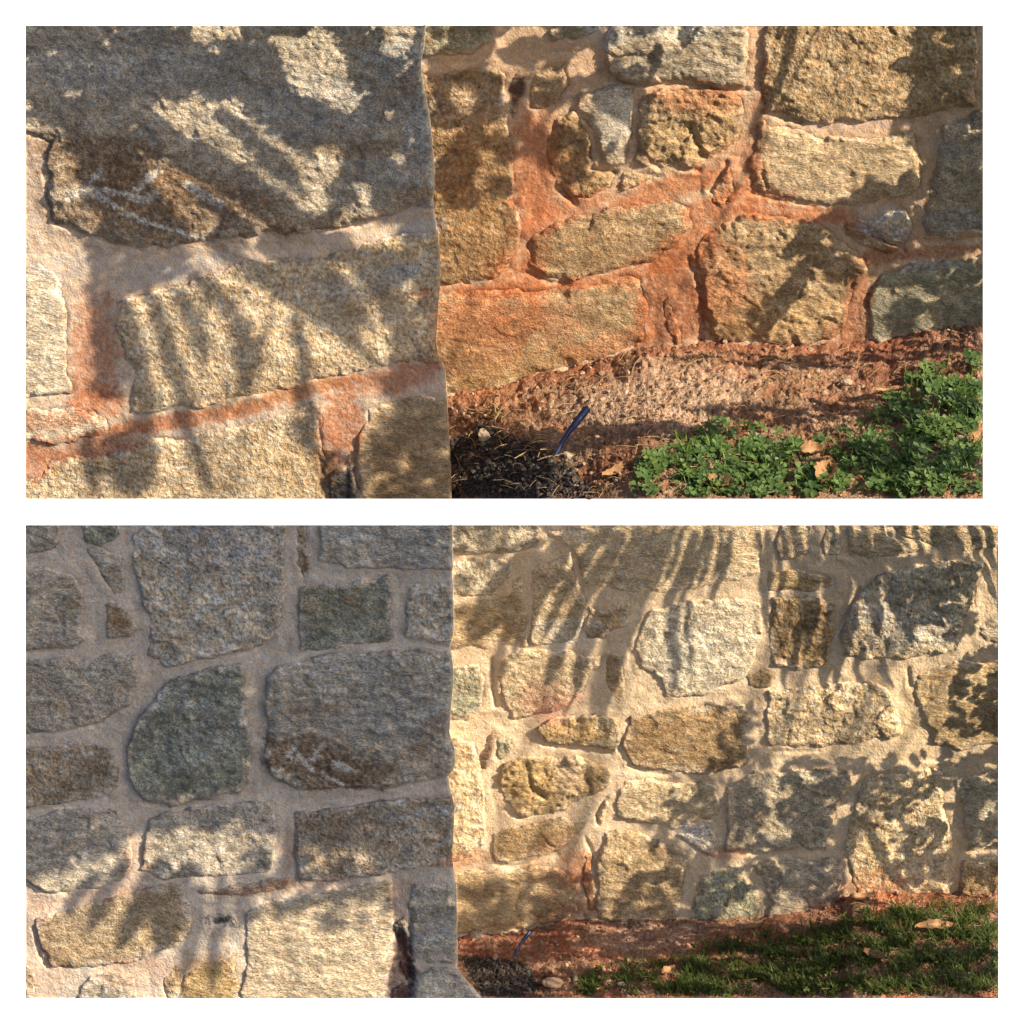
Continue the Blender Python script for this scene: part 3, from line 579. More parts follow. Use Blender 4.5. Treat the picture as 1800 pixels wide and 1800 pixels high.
UPF = Face(-0.22, 45, None, 45, 877, UP_EDGE, 210)
UWF = Face(0.0, 700, 1728, 45, 877)
LPF = Face(-0.95, 45, None, 923, 1755, LO_EDGE, 210, 3.0, 0.85)
LWF = Face(-0.72, 760, 1755, 923, 1755, None, 0, 3.0, 0.85)
build_face(UPF, 'stone_pier', UPPER_PIER, (.46,.38,.31), M_MORTAR, M_STONES, UP_STAINS, UP_VEINS, UP_CRACKS,
  'upper near stone pier of very large blocks with orange clay-stained joints and slanting leaf shadows', 'stone pier', 'stone piers', 11, 1.0, 1.0, (.95, .91, .85))
build_face(UWF, 'stone_wall', UPPER_WALL, (.43,.32,.23), M_MORTAR, M_STONES, UP_STAINS, UP_VEINS, UP_CRACKS,
  'upper rubble stone wall with bright orange clay mortar above bare crumbly soil', 'stone wall', 'recessed stone walls', 211, 1.0, 1.0, (.84, .77, .68))
build_face(LPF, 'stone_pier', LOWER_PIER, (.53,.475,.415), M_MORTAR, M_STONES_S, LO_STAINS, LO_VEINS, LO_CRACKS,
  'lower shaded grey stone pier of many blocks with clean beige pointing', 'stone pier', 'stone piers', 411, 0.72, .8, (1.06, 1.05, 1.03))
build_face(LWF, 'stone_wall', LOWER_WALL, (.53,.43,.31), M_MORTAR, M_STONES_S, LO_STAINS, LO_VEINS, LO_CRACKS,
  'lower sunlit stone wall with smooth cream mortar and long strappy leaf shadows', 'stone wall', 'recessed stone walls', 611, 0.72, .7, (1.0, .94, .82))

# ------------------------------------------------------------ ground at the foot of each wall
class Ground:
    def __init__(s, y0, line, vb, u0, u1, k=1.75, amp=1.0, seed=0):
        s.y0, s.line, s.vb, s.u0, s.u1, s.k, s.amp, s.seed = y0, line, vb, u0, u1, k, amp, seed
    def vg(s, u): return np.interp(u, [p[0] for p in s.line], [p[1] for p in s.line])
    def pt(s, u, v, h=0.0):
        u = np.asarray(u, float); v = np.asarray(v, float)
        y = s.y0 + 0.012 - (v - s.vg(u)) / 1000.0 * (np.interp(u, [790, 960], [1.08, s.k]) if s.y0 == 0 else s.k)
        a = (u - 900) / 1000.0 / D; b = (900 - v) / 1000.0 / D
        dy = F[1] + b * U[1]; dz = F[2] + b * U[2]
        t = (y - CAM[1]) / dy
        return np.stack([a * t, y + 0 * t, CAM[2] + dz * t + np.asarray(h) / 1000.0], -1)
    def height(s, u, v):
        d1, d2, _ = cells(u / 20, v / 13, s.seed + 40); e1, e2, _ = cells(u / 9, v / 6, s.seed + 41)
        h = 15 * fbm(u / 120, v / 70, s.seed, 3) + 8.0 * ridge(u / 44, v / 26, s.seed + 5, 4) + (9 * (np.sqrt(np.clip(d2 - d1, 0, 1)) - .4)) * sstep(.5 + 2 * fbm(u / 80, v / 50, s.seed + 9, 2)) + 7 * (np.sqrt(np.clip(e2 - e1, 0, 1)) - .4) + 5 * fbm(u / 12, v / 8, s.seed + 11, 3)
        return h * s.amp
def build_ground(G, colf, name, label=None):
    us = np.arange(G.u0, G.u1 + .1, (G.u1 - G.u0) / round((G.u1 - G.u0) / 3.2)); n = 110
    fr = np.linspace(0, 1, n)
    uu = np.repeat(us[None], n, 0); vg = G.vg(uu) - 10; vv = vg + (G.vb - vg) * fr[:, None]
    h = G.height(uu, vv) * sstep((G.vb - vv) / 10) * sstep((G.u1 - uu) / 8)
    co = G.pt(uu, vv, h).reshape(-1, 3); c = colf(uu, vv).reshape(-1, 3)
    ni = len(us)
    used, f = grid_faces(np.ones((n - 1, ni - 1), bool))
    border = np.concatenate([np.arange(ni), np.arange(1, n) * ni + ni - 1, (n - 1) * ni + np.arange(ni - 2, -1, -1), np.arange(n - 2, 0, -1) * ni])
    bk = co[border] + F * 0.22; cen = bk.mean(0); bk = cen + (bk - cen) * 0.985
    a = np.arange(len(border)); b = (a + 1) % len(border); base = len(co)
    side = np.stack([border[b], border[a], base + a, base + b], 1)
    return link(name, mesh_np(name, np.concatenate([co, bk]), np.concatenate([f, side]), np.concatenate([c, c[border]])), M_SOIL, kind='structure')
GU = Ground(0.0, [(700, 705), (785, 690), (870, 672), (960, 655), (1060, 628), (1130, 605), (1250, 600), (1380, 604), (1490, 600), (1560, 592), (1620, 572), (1728, 562)], 877, 740, 1728, seed=5)
GL = Ground(-0.72, [(760, 1652), (803, 1645), (900, 1632), (1000, 1612), (1200, 1612), (1350, 1605), (1480, 1580), (1500, 1568), (1755, 1556)], 1755, 780, 1755, amp=.6, seed=77)
def mix3(c, col, k): k = np.clip(k, 0, 1)[..., None]; return c * (1 - k) + np.array(col) * k
def soil_up(u, v):
    c = np.broadcast_to(np.array((.27, .175, .115)), u.shape + (3,)) * (1 + .3 * fbm(u / 30, v / 20, 3, 4))[..., None]
    c = mix3(c, (.21, .095, .055), sstep(.5 + 1.6 * fbm(u / 90, v / 40, 8, 3)) * .8)
    c = mix3(c, (.24, .09, .05), sstep((G_near(GU, u, v, 45))) * .8)
    c = apply_stains(c, u, v, [(1150, 710, 170, 60, -10, np.array((.43, .325, .245)), .8), (980, 790, 60, 30, 0, np.array((.43, .325, .245)), .6), (1600, 640, 160, 60, 0, np.array((.22, .09, .06)), .6),
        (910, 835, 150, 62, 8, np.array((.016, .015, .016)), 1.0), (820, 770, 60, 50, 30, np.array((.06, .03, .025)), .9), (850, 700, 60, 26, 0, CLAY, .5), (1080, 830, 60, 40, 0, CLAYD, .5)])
    return c
def G_line(G, u): return G.vg(u)
def G_near(G, u, v, w): return 1 - (v - G.vg(u)) / w
def soil_lo(u, v):
    c = np.broadcast_to(np.array((.25, .15, .105)), u.shape + (3,)) * (1 + .3 * fbm(u / 20, v / 14, 3, 4))[..., None]
    c = mix3(c, (.32, .12, .07), sstep(.5 + 1.6 * fbm(u / 60, v / 26, 18, 3)) * .7)
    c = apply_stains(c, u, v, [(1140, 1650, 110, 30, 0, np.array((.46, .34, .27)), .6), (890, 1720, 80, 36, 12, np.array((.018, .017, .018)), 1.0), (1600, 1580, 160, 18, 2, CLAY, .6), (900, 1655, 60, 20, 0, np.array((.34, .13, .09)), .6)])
    return c
build_ground(GU, soil_up, 'soil')
build_ground(GL, soil_lo, 'soil')

# ------------------------------------------------------------ small things on the ground
class Acc:
    def __init__(s): s.c = []; s.f = []; s.n = 0
    def add(s, co, f):
        s.c.append(np.asarray(co, float)); s.f.append(np.asarray(f, int) + s.n); s.n += len(co)
    def mesh(s, name, smooth=True, crop=None):
        c = np.concatenate(s.c); f = np.concatenate(s.f)
        if crop is not None:
            pu, pv = project(c); bad = (pu > crop.u1 + 1) | (pv > crop.vb + 2)
            f = f[~bad[f].any(1)]
        return mesh_np(name, c, f, None, smooth)
_t = (1 + 5 ** .5) / 2
ICO_V = np.array([(-1,_t,0),(1,_t,0),(-1,-_t,0),(1,-_t,0),(0,-1,_t),(0,1,_t),(0,-1,-_t),(0,1,-_t),(_t,0,-1),(_t,0,1),(-_t,0,-1),(-_t,0,1)]) / math.hypot(1, _t)
ICO_F = np.array([(0,11,5),(0,5,1),(0,1,7),(0,7,10),(0,10,11),(1,5,9),(5,11,4),(11,10,2),(10,7,6),(7,1,8),(3,9,4),(3,4,2),(3,2,6),(3,6,8),(3,8,9),(4,9,5),(2,4,11),(6,2,10),(8,6,7),(9,8,1)])
def subdiv(V, Fc):
    V = [tuple(v) for v in V]; cache = {}; out = []
    def mid(a, b):
        k = (min(a, b), max(a, b))
        if k not in cache:
            m = (np.array(V[a]) + np.array(V[b])); m /= np.linalg.norm(m); V.append(tuple(m)); cache[k] = len(V) - 1
        return cache[k]
    for a, b, c in Fc:
        x, y, z = mid(a, b), mid(b, c), mid(c, a); out += [(a, x, z), (b, y, x), (c, z, y), (x, y, z)]
    return np.array(V), np.array(out)
ICO2_V, ICO2_F = subdiv(ICO_V, ICO_F); ICO3_V, ICO3_F = subdiv(ICO2_V, ICO2_F)
def rot_rand(): 
    q = rng.normal(size=4); q /= np.linalg.norm(q); w, x, y, z = q
    return np.array([[1-2*(y*y+z*z),2*(x*y-z*w),2*(x*z+y*w)],[2*(x*y+z*w),1-2*(x*x+z*z),2*(y*z-x*w)],[2*(x*z-y*w),2*(y*z+x*w),1-2*(x*x+y*y)]])
def lump(size, squash=.7, sub=0, rough=.3):
    V, Fc = (ICO_V, ICO_F) if sub == 0 else (ICO2_V, ICO2_F) if sub == 1 else (ICO3_V, ICO3_F)
    r = 1 + rough * rng.normal(size=len(V)) * (.6 if sub == 0 else .22) 
    if sub: 
        d = rng.normal(size=(5, 3)); d /= np.linalg.norm(d, axis=1)[:, None]
        r = r * (1 - .35 * np.clip((V @ d.T).max(1) - .6, 0, 1))
    v = V * r[:, None] * np.array((1, .6 + .4 * rng.random(), squash))
    return (v @ rot_rand().T) * size, Fc
def in_poly(u, v, P): return poly_sd(np.array([u]), np.array([v]), P)[0] > 0
def scatter(G, P, n, dens=None):
    P = np.asarray(P, float); out = []
    lo, hi = P.min(0), P.max(0)
    while len(out) < n:
        u = rng.uniform(lo[0], hi[0], 400); v = rng.uniform(lo[1], hi[1], 400)
        ok = (poly_sd(u, v, P) > 0) & (v > G.vg(u)) & (v < G.vb - 3) & (u < G.u1 - 2)
        if dens is not None: ok &= rng.random(400) < dens(u, v)
        out += list(zip(u[ok], v[ok]))
    return np.array(out[:n])
def ground_pt(G, u, v): 
    u = np.asarray(u, float); v = np.asarray(v, float)
    h = G.height(u, v) * sstep((G.vb - v) / 10) * sstep((G.u1 - u) / 8); return G.pt(u, v, h)
def lumps(G, P, n, smin, smax, mat, name, label, cat, dens=None, sub=0, squash=.7):
    A = Acc(); pts = scatter(G, P, n, dens); g = ground_pt(G, pts[:, 0], pts[:, 1])
    for p in g:
        s = smin + (smax - smin) * rng.random() ** 8
        v, f = lump(s / 1000, squash, sub); A.add(v + p + (0, 0, s / 1000 * .15), f)
    return link(name, A.mesh(name, False, G), mat, label=label, category=cat, kind='stuff')

UP_ALL = [(790, 600), (1728, 555), (1728, 877), (790, 877)]
LO_ALL = [(800, 1560), (1755, 1550), (1755, 1755), (800, 1755)]
lumps(GU, UP_ALL, 4500, .8, 6, M_CLOD, 'clay_clods', 'crumbled reddish clay clods strewn below the upper wall', 'clods', lambda u, v: np.where((u < 1010) & (v > 770), .08, 1 - .7 * (u > 1450)))
lumps(GL, LO_ALL, 4500, .7, 4.5, M_CLOD, 'clay_clods', 'small reddish clay clods strewn below the lower wall', 'clods', lambda u, v: np.where((u < 960) & (v > 1695), .1, 1))
lumps(GU, [(790, 780), (850, 750), (930, 790), (1000, 820), (1050, 877), (790, 877)], 3000, 2.5, 8, M_CHIP, 'black_mulch', 'black crumbly mulch in the corner beside the upper pier', 'mulch')
lumps(GL, [(815, 1690), (870, 1685), (930, 1705), (950, 1740), (900, 1755), (850, 1755)], 1700, 1.8, 5, M_CHIP, 'black_mulch', 'black crumbly mulch in the corner beside the lower pier', 'mulch')

def rock(G, u, v, s, label, group, squash=.6, sc=(1, 1, 1), mat=None, name='rock'):
    V, f = lump(s / 1000, squash, 2, .25); V = V * np.array(sc)
    p = ground_pt(G, u, v)
    ob = link(name, mesh_np(name, V, f, None, False), mat or M_ROCK, label=label, category='rock'); ob['group'] = group
    ob.location = p + np.array((0, 0, s / 1000 * .2))
rock(GU, 852, 775, 15, 'pale bluish stone lying in the dark hollow beside the upper pier', 'loose rocks in the soil')
rock(GU, 1487, 682, 12, 'small pale chip nearest the straw above the upper clover', 'loose rocks in the soil')
rock(GU, 1672, 566, 14, 'flat grey chip at the wall foot far along the upper bed', 'loose rocks in the soil')
rock(GU, 1380, 655, 13, 'thin upright grey chip in the middle of the upper soil', 'loose rocks in the soil', .4)
rock(GU, 1000, 805, 11, 'small pinkish chip beneath the blue strip in the upper soil', 'loose rocks in the soil')
rock(GL, 972, 1733, 14, 'squarish tan stone at the front edge of the lower bed', 'loose rocks in the soil', .7, (1.3, .8, .8), M_CLOD)
rock(GL, 1012, 1728, 17, 'slanting pale flat chip right of the squarish tan stone', 'loose rocks in the soil', .25, (1.1, 1, .4))
rock(GL, 1093, 1735, 8, 'tiny whitish pebble in the front of the lower grass', 'loose rocks in the soil')
rock(GL, 870, 1688, 9, 'narrow grey chip lying on the lower black mulch', 'loose rocks in the soil', .4)
rock(GL, 838, 1652, 13, 'crumbly tan lump against the lower pier foot', 'loose rocks in the soil')

# blue plastic strips
def strip(G, pts, w, lift, label):
    us = np.array([p[0] for p in pts], float); vs = np.array([p[1] for p in pts], float)
    c = G.pt(us, vs, lift); n = len(c); A = Acc()
    d = np.gradient(c, axis=0); d /= np.linalg.norm(d, axis=1)[:, None]
    sd = np.cross(d, (-F)); sd /= np.linalg.norm(sd, axis=1)[:, None]; up = np.cross(sd, d)
    ww = np.array(w)[:, None] / 2000.0; prof = [(-1, -.18), (-.5, .12), (0, .22), (.5, .12), (1, -.18), (0, -.3)]
    co = np.concatenate([c + sd * ww * a + up * ww * b * 1.4 for a, b in prof]); f = []
    m = len(prof)
    for i in range(m):
        j = (i + 1) % m
        for k in range(n - 1): f.append((i * n + k, i * n + k + 1, j * n + k + 1, j * n + k))
    A.add(co, f); me = A.mesh('plastic_strip')
    bm_caps = [[i * n for i in range(m)], [i * n + n - 1 for i in range(m)][::-1]]
    ob = link('plastic_strip', me, M_BLUE, label=label, category='plastic strip'); ob['group'] = 'blue plastic strips'
strip(GU, [(976, 813), (982, 808), (990, 801), (1000, 792), (1010, 785), (1018, 778), (1026, 772), (1030, 768), (1034, 765)], [5, 6, 8, 9, 12, 12, 13, 14, 9], [14, 20, 30, 36, 42, 46, 50, 52, 52], 'blue plastic strip sticking out of the upper soil beside black mulch')
strip(GL, [(902, 1690), (908, 1684), (915, 1676), (922, 1670), (928, 1665), (932, 1662)], [4, 5, 5, 6, 7, 6], [8, 14, 18, 22, 26, 28], 'small blue plastic strip sticking out of the lower soil')

# clover
def clover(A, p, s, h):
    """a stem and three heart-shaped leaflets at point p; s leaflet length, h stem height (m)"""
    lean = rng.normal(size=2) * h * .35; top = p + np.array((lean[0], lean[1], h))
    wv = np.array((s * .05, 0, 0)); m = (p + top) / 2 + np.array((0, 0, h * .08))
    A.add([p - wv, p + wv, m + wv, m - wv, top + wv, top - wv], [(0, 1, 2), (0, 2, 3), (3, 2, 4), (3, 4, 5)])
    a0 = rng.random() * 6.28; nrm = np.array((rng.normal() * .35, -.25 + rng.normal() * .35, 1)); nrm /= np.linalg.norm(nrm)
    e1 = np.cross(nrm, (0, 1, 0)); e1 /= np.linalg.norm(e1); e2 = np.cross(nrm, e1)
    for k in range(3):
        a = a0 + k * 2.094 + rng.normal() * .12; ax = e1 * math.cos(a) + e2 * math.sin(a); ay = np.cross(nrm, ax); cup = .22 + rng.random() * .2
        L = s * rng.uniform(.85, 1.1)
        q = [(0, 0, 0), (.45, -.38, cup), (.85, -.46, cup * 1.1), (1.02, -.26, cup * .7), (.86, 0, 0), (1.02, .26, cup * .7), (.85, .46, cup * 1.1), (.45, .38, cup), (.5, 0, -.02)]
        V = [top + ax * x * L + ay * y * L + nrm * z * L * .5 for x, y, z in q]
        A.add(V, [(0, 1, 8), (1, 2, 8), (2, 3, 4), (2, 4, 8), (4, 6, 8), (4, 5, 6), (6, 7, 8), (7, 0, 8)])
def blade(A, p, h, w, lean):
    d = np.array((math.cos(lean), math.sin(lean), 0)); sd = np.array((-d[1], d[0], 0)); b = rng.uniform(.3, 1.1); V = []
    for t, ww in ((0, 1), (.35, .95), (.7, .6), (1, 0.05)):
        c = p + d * h * b * t * t * .9 + np.array((0, 0, h * (t - .35 * b * t * t))); V += [c - sd * w * ww / 2, c + sd * w * ww / 2]
    A.add(V, [(0, 1, 3), (0, 3, 2), (2, 3, 5), (2, 5, 4), (4, 5, 7), (4, 7, 6)])
def plant_cover(G, P, n_clover, s, h, n_grass, gh, gw, cd, gd, name, label, cmat, gmat, glabel):
    A = Acc(); pts = scatter(G, P, n_clover, cd); g = ground_pt(G, pts[:, 0], pts[:, 1])
    for p in g: clover(A, p - (0, 0, .002), s / 1000 * rng.uniform(.55, 1.15), h / 1000 * rng.uniform(.4, 1.2))
    link(name, A.mesh(name, True, G), cmat, label=label, category='clover', kind='stuff')
    A = Acc(); pts = scatter(G, P, n_grass, gd); g = ground_pt(G, pts[:, 0], pts[:, 1])
    for p in g: blade(A, p, gh / 1000 * rng.uniform(.4, 1.2), gw / 1000 * rng.uniform(.6, 1.2), rng.random() * 6.28)
    link('grass', A.mesh('grass', True, G), gmat, label=glabel, category='grass', kind='stuff')
CUP = [(1105, 877), (1125, 822), (1185, 776), (1240, 762), (1300, 752), (1370, 768), (1420, 790), (1500, 765), (1560, 700), (1605, 655), (1790, 622), (1790, 960), (1105, 960)]
def dens_up(u, v):
    e = sstep(poly_sd(u, v, CUP) / 45); n = sstep(.45 + 2.6 * fbm(u / 55, v / 38, 501, 3)) * np.where(u > 1380, sstep(.7 + 2 * fbm(u / 40, v / 30, 502, 2)), 1); return np.clip((.14 + .86 * e) * n + .07, 0, 1)
plant_cover(GU, CUP, 1300, 12.5, 15, 1500, 36, 2.2, dens_up, lambda u, v: dens_up(u, v) * np.where(u > 1380, 1, .45), 'clover', 'bright green clover patch at the front of the upper bed', M_CLOVER, M_GRASS, 'thin grass blades growing among the upper clover')
CLO = [(1000, 1755), (1025, 1718), (1080, 1692), (1190, 1690), (1235, 1664), (1350, 1645), (1440, 1622), (1520, 1600), (1640, 1590), (1820, 1596), (1820, 1840), (1000, 1840)]
def dens_lo(u, v):
    e = sstep(poly_sd(u, v, CLO) / 26); n = sstep(.42 + 3.0 * fbm(u / 46, v / 24, 601, 3)); return np.clip((.1 + .9 * e) * n + .03, 0, 1)
plant_cover(GL, CLO, 2600, 4.6, 12, 6500, 26, 1.7, dens_lo, dens_lo, 'clover', 'tiny dark clover mixed into the lower turf', M_MOSSY, M_MOSSY, 'short dark green turf along the front of the lower bed')

# straw, dead stems
def straws(G, P, n, L, w, name, label, dens=None, lift=4):
    A = Acc(); pts = scatter(G, P, n, dens)
    g = ground_pt(G, pts[:, 0], pts[:, 1])
    for p in g:
        a = rng.random() * 6.28; l = L / 1000 * rng.uniform(.3, 1.2); d = np.array((math.cos(a), math.sin(a), rng.normal() * .25)); c = np.array((-d[1], d[0], 0)) * rng.normal() * .35
        V = []; up = np.array((0, 0, .4))
        for t in (-.5, -.17, .17, .5):
            q = p + d * l * t + c * l * (t * t) + np.array((0, 0, lift / 1000 + .004 * (1 - 4 * t * t))); sdv = np.cross(d, (0, 0, 1)) * w / 1000
            V += [q - sdv, q + sdv, q + up * w / 1000 * 3]
        f = []
        for k in range(3):
            for i in range(3):
                j = (i + 1) % 3; f += [(k*3+i, k*3+j, k*3+3+j), (k*3+i, k*3+3+j, k*3+3+i)]
        A.add(V, f)
    link(name, A.mesh(name, True, G), M_STRAW, label=label, category='straw', kind='stuff')
straws(GU, UP_ALL, 420, 45, .55, 'straw', 'fine dry straw and root fibres scattered over the upper soil', lambda u, v: np.where(v > G_line(GU, u) + 25, 1, .3))

straws(GU, [(850, 730), (900, 730), (990, 800), (960, 830), (880, 800)], 34, 46, 1.0, 'straw', 'matted tan straw stems hanging over the upper black mulch')
straws(GL, LO_ALL, 260, 28, .4, 'straw', 'fine dry straw scattered over the lower soil and turf', lambda u, v: np.where(u < 960, .12, 1))

# dry leaves
def dry_leaf(G, u, v, L, W, rot, label, curl=.5, lift=6, name='dry_leaf', mat=None):
    nx, ny = 13, 7; V = []; 
    for i in range(nx):
        t = i / (nx - 1); w = W / 2 * math.sin(math.pi * min(1, t * .92 + .05)) ** .7 * (1 + .18 * math.sin(i * 2.3 + u))
        for j in range(ny):
            q = j / (ny - 1) * 2 - 1
            V.append(((t - .5) * L, q * w, curl * W * (q * q - .4) * .6 + 2.2 * math.sin(t * 7 + u) * (1 + q * .5) + rng.normal() * .4))
    V = np.array(V) / 1000; a = math.radians(rot); R = np.array([[math.cos(a), -math.sin(a), 0], [math.sin(a), math.cos(a), 0], [0, 0, 1]]); V = V @ R.T
    _, f = grid_faces(np.ones((nx - 1, ny - 1), bool)); 
    k = len(V); V2 = np.concatenate([V, V - (0, 0, .0008)]); f = np.concatenate([f, f[:, ::-1] + k])
    ob = link(name, mesh_np(name, V2, f), mat or M_DRY, label=label, category='dry leaf'); ob['group'] = 'fallen dry leaves'
    ob.location = ground_pt(G, u, v) + np.array((0, 0, lift / 1000)); ob.rotation_euler = (.35, rng.normal() * .15, 0)
dry_leaf(GU, 1450, 858, 46, 34, 60, 'broad reddish brown leaf upright at the front edge of the upper clover', .8, 16)
dry_leaf(GU, 1425, 808, 40, 26, 20, 'crumpled tan leaf between the two upper clover patches', .9, 14)
dry_leaf(GU, 1265, 862, 40, 26, -10, 'small tan leaf in the front of the bright upper clover', .6, 16)
dry_leaf(GU, 1090, 835, 60, 20, 15, 'narrow curled brown leaf on clay left of the upper clover', .7, 8)
dry_leaf(GU, 1716, 790, 28, 18, 70, 'orange brown leaf at the far end of the upper clover', .5, 18)
dry_leaf(GU, 1560, 702, 44, 9, 12, 'slender yellowish leaf lying at the top of the upper clover', .4, 12)
dry_leaf(GL, 1645, 1643, 70, 16, 12, 'long pale brown curled leaf on the lower turf', .6, 14)
dry_leaf(GL, 1515, 1585, 40, 14, -5, 'flat greyish brown leaf on clay below the lower wall', .4, 6)
dry_leaf(GL, 1535, 1693, 34, 16, -15, 'small pinkish brown leaf in the middle of the lower turf', .6, 12)
dry_leaf(GL, 1325, 1640, 34, 10, 8, 'narrow brown leaf at the upper edge of the lower turf', .5, 8)
dry_leaf(GL, 1175, 1718, 24, 14, 30, 'small tan leaf at the front of the lower turf', .5, 10)

# ------------------------------------------------------------ the garden plants that throw the leaf shadows (they stand outside the view, to the upper right)
def towards_sun(face_y, u, v, t):
    x, y, z = on_plane(u, v, face_y); P = np.stack([np.asarray(x), np.full(np.shape(x), face_y), np.asarray(z)], -1)
    out = np.full(np.shape(x), 3.2)
    for tt in np.arange(3.2, 0.1, -0.02):                         # nearest place along the sunbeam that is clear of the view
        pu, pv = project((P + S * tt).reshape(-1, 3)); inside = ((pu < 1860) & (pv > -60)).reshape(np.shape(x))
        done = inside & (out == 3.2) if tt > 3.18 else inside & ~(out < 3.199)
        out = np.where(done, tt + 0.02, out)
    return P + S * (out + np.maximum(t, 0))[..., None]
E1 = np.cross(S, (0, 0, 1)); E1 /= np.linalg.norm(E1); E2 = np.cross(E1, S)
def crown(A, face_y, P, cover, s, t0, t1, gap=None, gaps=()):
    """leaves through the part of the crown that stands between the sun and the outline P on a wall"""
    P = np.asarray(P, float); x = P[:, 0]; y = P[:, 1]; area = .5 * abs(np.dot(x, np.roll(y, 1)) - np.dot(y, np.roll(x, 1)))
    n = int(area * cover / (s * s * .30)); lo, hi = P.min(0), P.max(0); k = 0
    while k < n:
        u = rng.uniform(lo[0], hi[0], 200); v = rng.uniform(lo[1], hi[1], 200); ok = poly_sd(u, v, P) > 0
        if gap is not None: ok &= fbm(u / gap, v / gap, 700, 2) < .12
        for g in gaps: ok &= poly_sd(u, v, g) < -s * .42
        if not ok.any(): continue
        u = u[ok]; v = v[ok]; t = rng.uniform(t0, t1, len(u)); c = towards_sun(face_y, u, v, t)
        for q in c:
            R = rot_rand(); L = s / 1000 * rng.uniform(.7, 1.4)
            V = np.array([(-.5, 0, 0), (-.2, .22, .03), (.15, .22, .03), (.5, 0, -.04), (.15, -.22, .03), (-.2, -.22, .03)]) * L
            an = rng.random() * 6.283; r1, r2 = rng.uniform(-.7, .7, 2); ca, sa = math.cos(an), math.sin(an)
            V = np.outer(V[:, 0] * ca - V[:, 1] * sa, (1, 0, 0)) + np.outer(V[:, 0] * sa + V[:, 1] * ca, (0, 0, 1)) + np.outer(V[:, 0] * r1 + V[:, 1] * r2 + V[:, 2], S)
            pu, pv = project(V + q)
            if ((pu > -30) & (pu < 1830) & (pv > -30) & (pv < 1830)).any(): k += 1; continue
            A.add(V + q, [(0, 1, 5), (1, 2, 5), (2, 4, 5), (2, 3, 4)]); k += 1
            if k >= n: break
def strap_leaf(parent, face_y, pts, w, t, name='leaf'):
    """one long arching leaf; pts is where its shadow falls on the wall"""
    P = np.array(pts, float); d = np.concatenate([[0], np.cumsum(np.hypot(*np.diff(P, axis=0).T))]); n = max(10, int(d[-1] / 22))
    q = np.linspace(0, d[-1], n); u = np.interp(q, d, P[:, 0]); v = np.interp(q, d, P[:, 1])
    u = np.convolve(np.pad(u, 2, 'edge'), np.ones(5) / 5, 'valid'); v = np.convolve(np.pad(v, 2, 'edge'), np.ones(5) / 5, 'valid')
    c = towards_sun(face_y, u, v, t + .03 * np.sin(q / d[-1] * 3.1)); f_ = q / d[-1]
    wd = w / 1000 * np.clip(np.minimum(.6 + 1.6 * f_, (1.02 - f_) * 3.4), .08, 1)
    tg = np.gradient(c, axis=0); tg /= np.linalg.norm(tg, axis=1)[:, None]; du = np.gradient(u); dv = np.gradient(v); ln = np.hypot(du, dv) + 1e-9; kk = 1.0 / math.cos(TH); sd = np.stack([dv / ln, 0 * u, du / ln * kk], -1)
    V = np.concatenate([c - sd * wd[:, None] / 2, c - S * (wd * .22)[:, None], c + sd * wd[:, None] / 2, c - S * (wd * .22)[:, None] - S * .002])
    f = []
    for i in range(4):
        j = (i + 1) % 4
        for k in range(n - 1): f.append((i * n + k, i * n + k + 1, j * n + k + 1, j * n + k))
    return link(name, mesh_np(name, V, f), M_STRAP, parent)
def tube(A, pts, r):
    pts = np.asarray(pts, float); n = len(pts); tg = np.gradient(pts, axis=0); tg /= np.linalg.norm(tg, axis=1)[:, None]
    a = np.cross(tg, (.3, .8, .1)); a /= np.linalg.norm(a, axis=1)[:, None]; b = np.cross(tg, a); m = 8
    V = np.concatenate([pts + (a * math.cos(i * 2 * math.pi / m) + b * math.sin(i * 2 * math.pi / m)) * np.asarray(r)[:, None] for i in range(m)])
    f = [(i * n + k, i * n + k + 1, ((i + 1) % m) * n + k + 1, ((i + 1) % m) * n + k) for i in range(m) for k in range(n - 1)]
    A.add(V, f)
def limb(st, e, n):
    a, b = e + S * 1.3 + (.5, 0, .5), st + (.2, -.3, 1.2 + max(0, e[2]))
    return [e * t ** 3 + 3 * a * t * t * (1 - t) + 3 * b * t * (1 - t) ** 2 + st * (1 - t) ** 3 for t in np.linspace(0, 1, n)]
YP, YW, LP, LW = -0.22, 0.0, -0.95, -0.72
TU, TL = 0.0, 0.0
A = Acc()
# gaps between the leaves over the upper pier
GP = [[(250,300),(290,282),(350,310),(425,370),(500,425),(570,490),(660,575),(670,670),(560,625),(470,550),(395,475),(320,415)],
 [(262,205),(330,190),(400,195),(450,250),(520,300),(570,350),(545,385),(480,375),(390,310),(320,262)], [(535,270),(575,285),(575,340),(540,335)],
 [(600,335),(630,345),(612,405),(575,400)], [(600,388),(690,398),(692,440),(620,440)], [(540,430),(580,440),(625,520),(640,560),(600,560),(540,480)],
 [(470,80),(550,80),(585,125),(550,150),(480,115)], [(660,60),(695,60),(690,120),(665,100)], [(40,235),(85,248),(112,330),(142,420),(152,560),(155,700),(40,710)],
 [(330,40),(390,40),(400,75),(340,85)], [(490,150),(590,165),(590,190),(510,180)]]
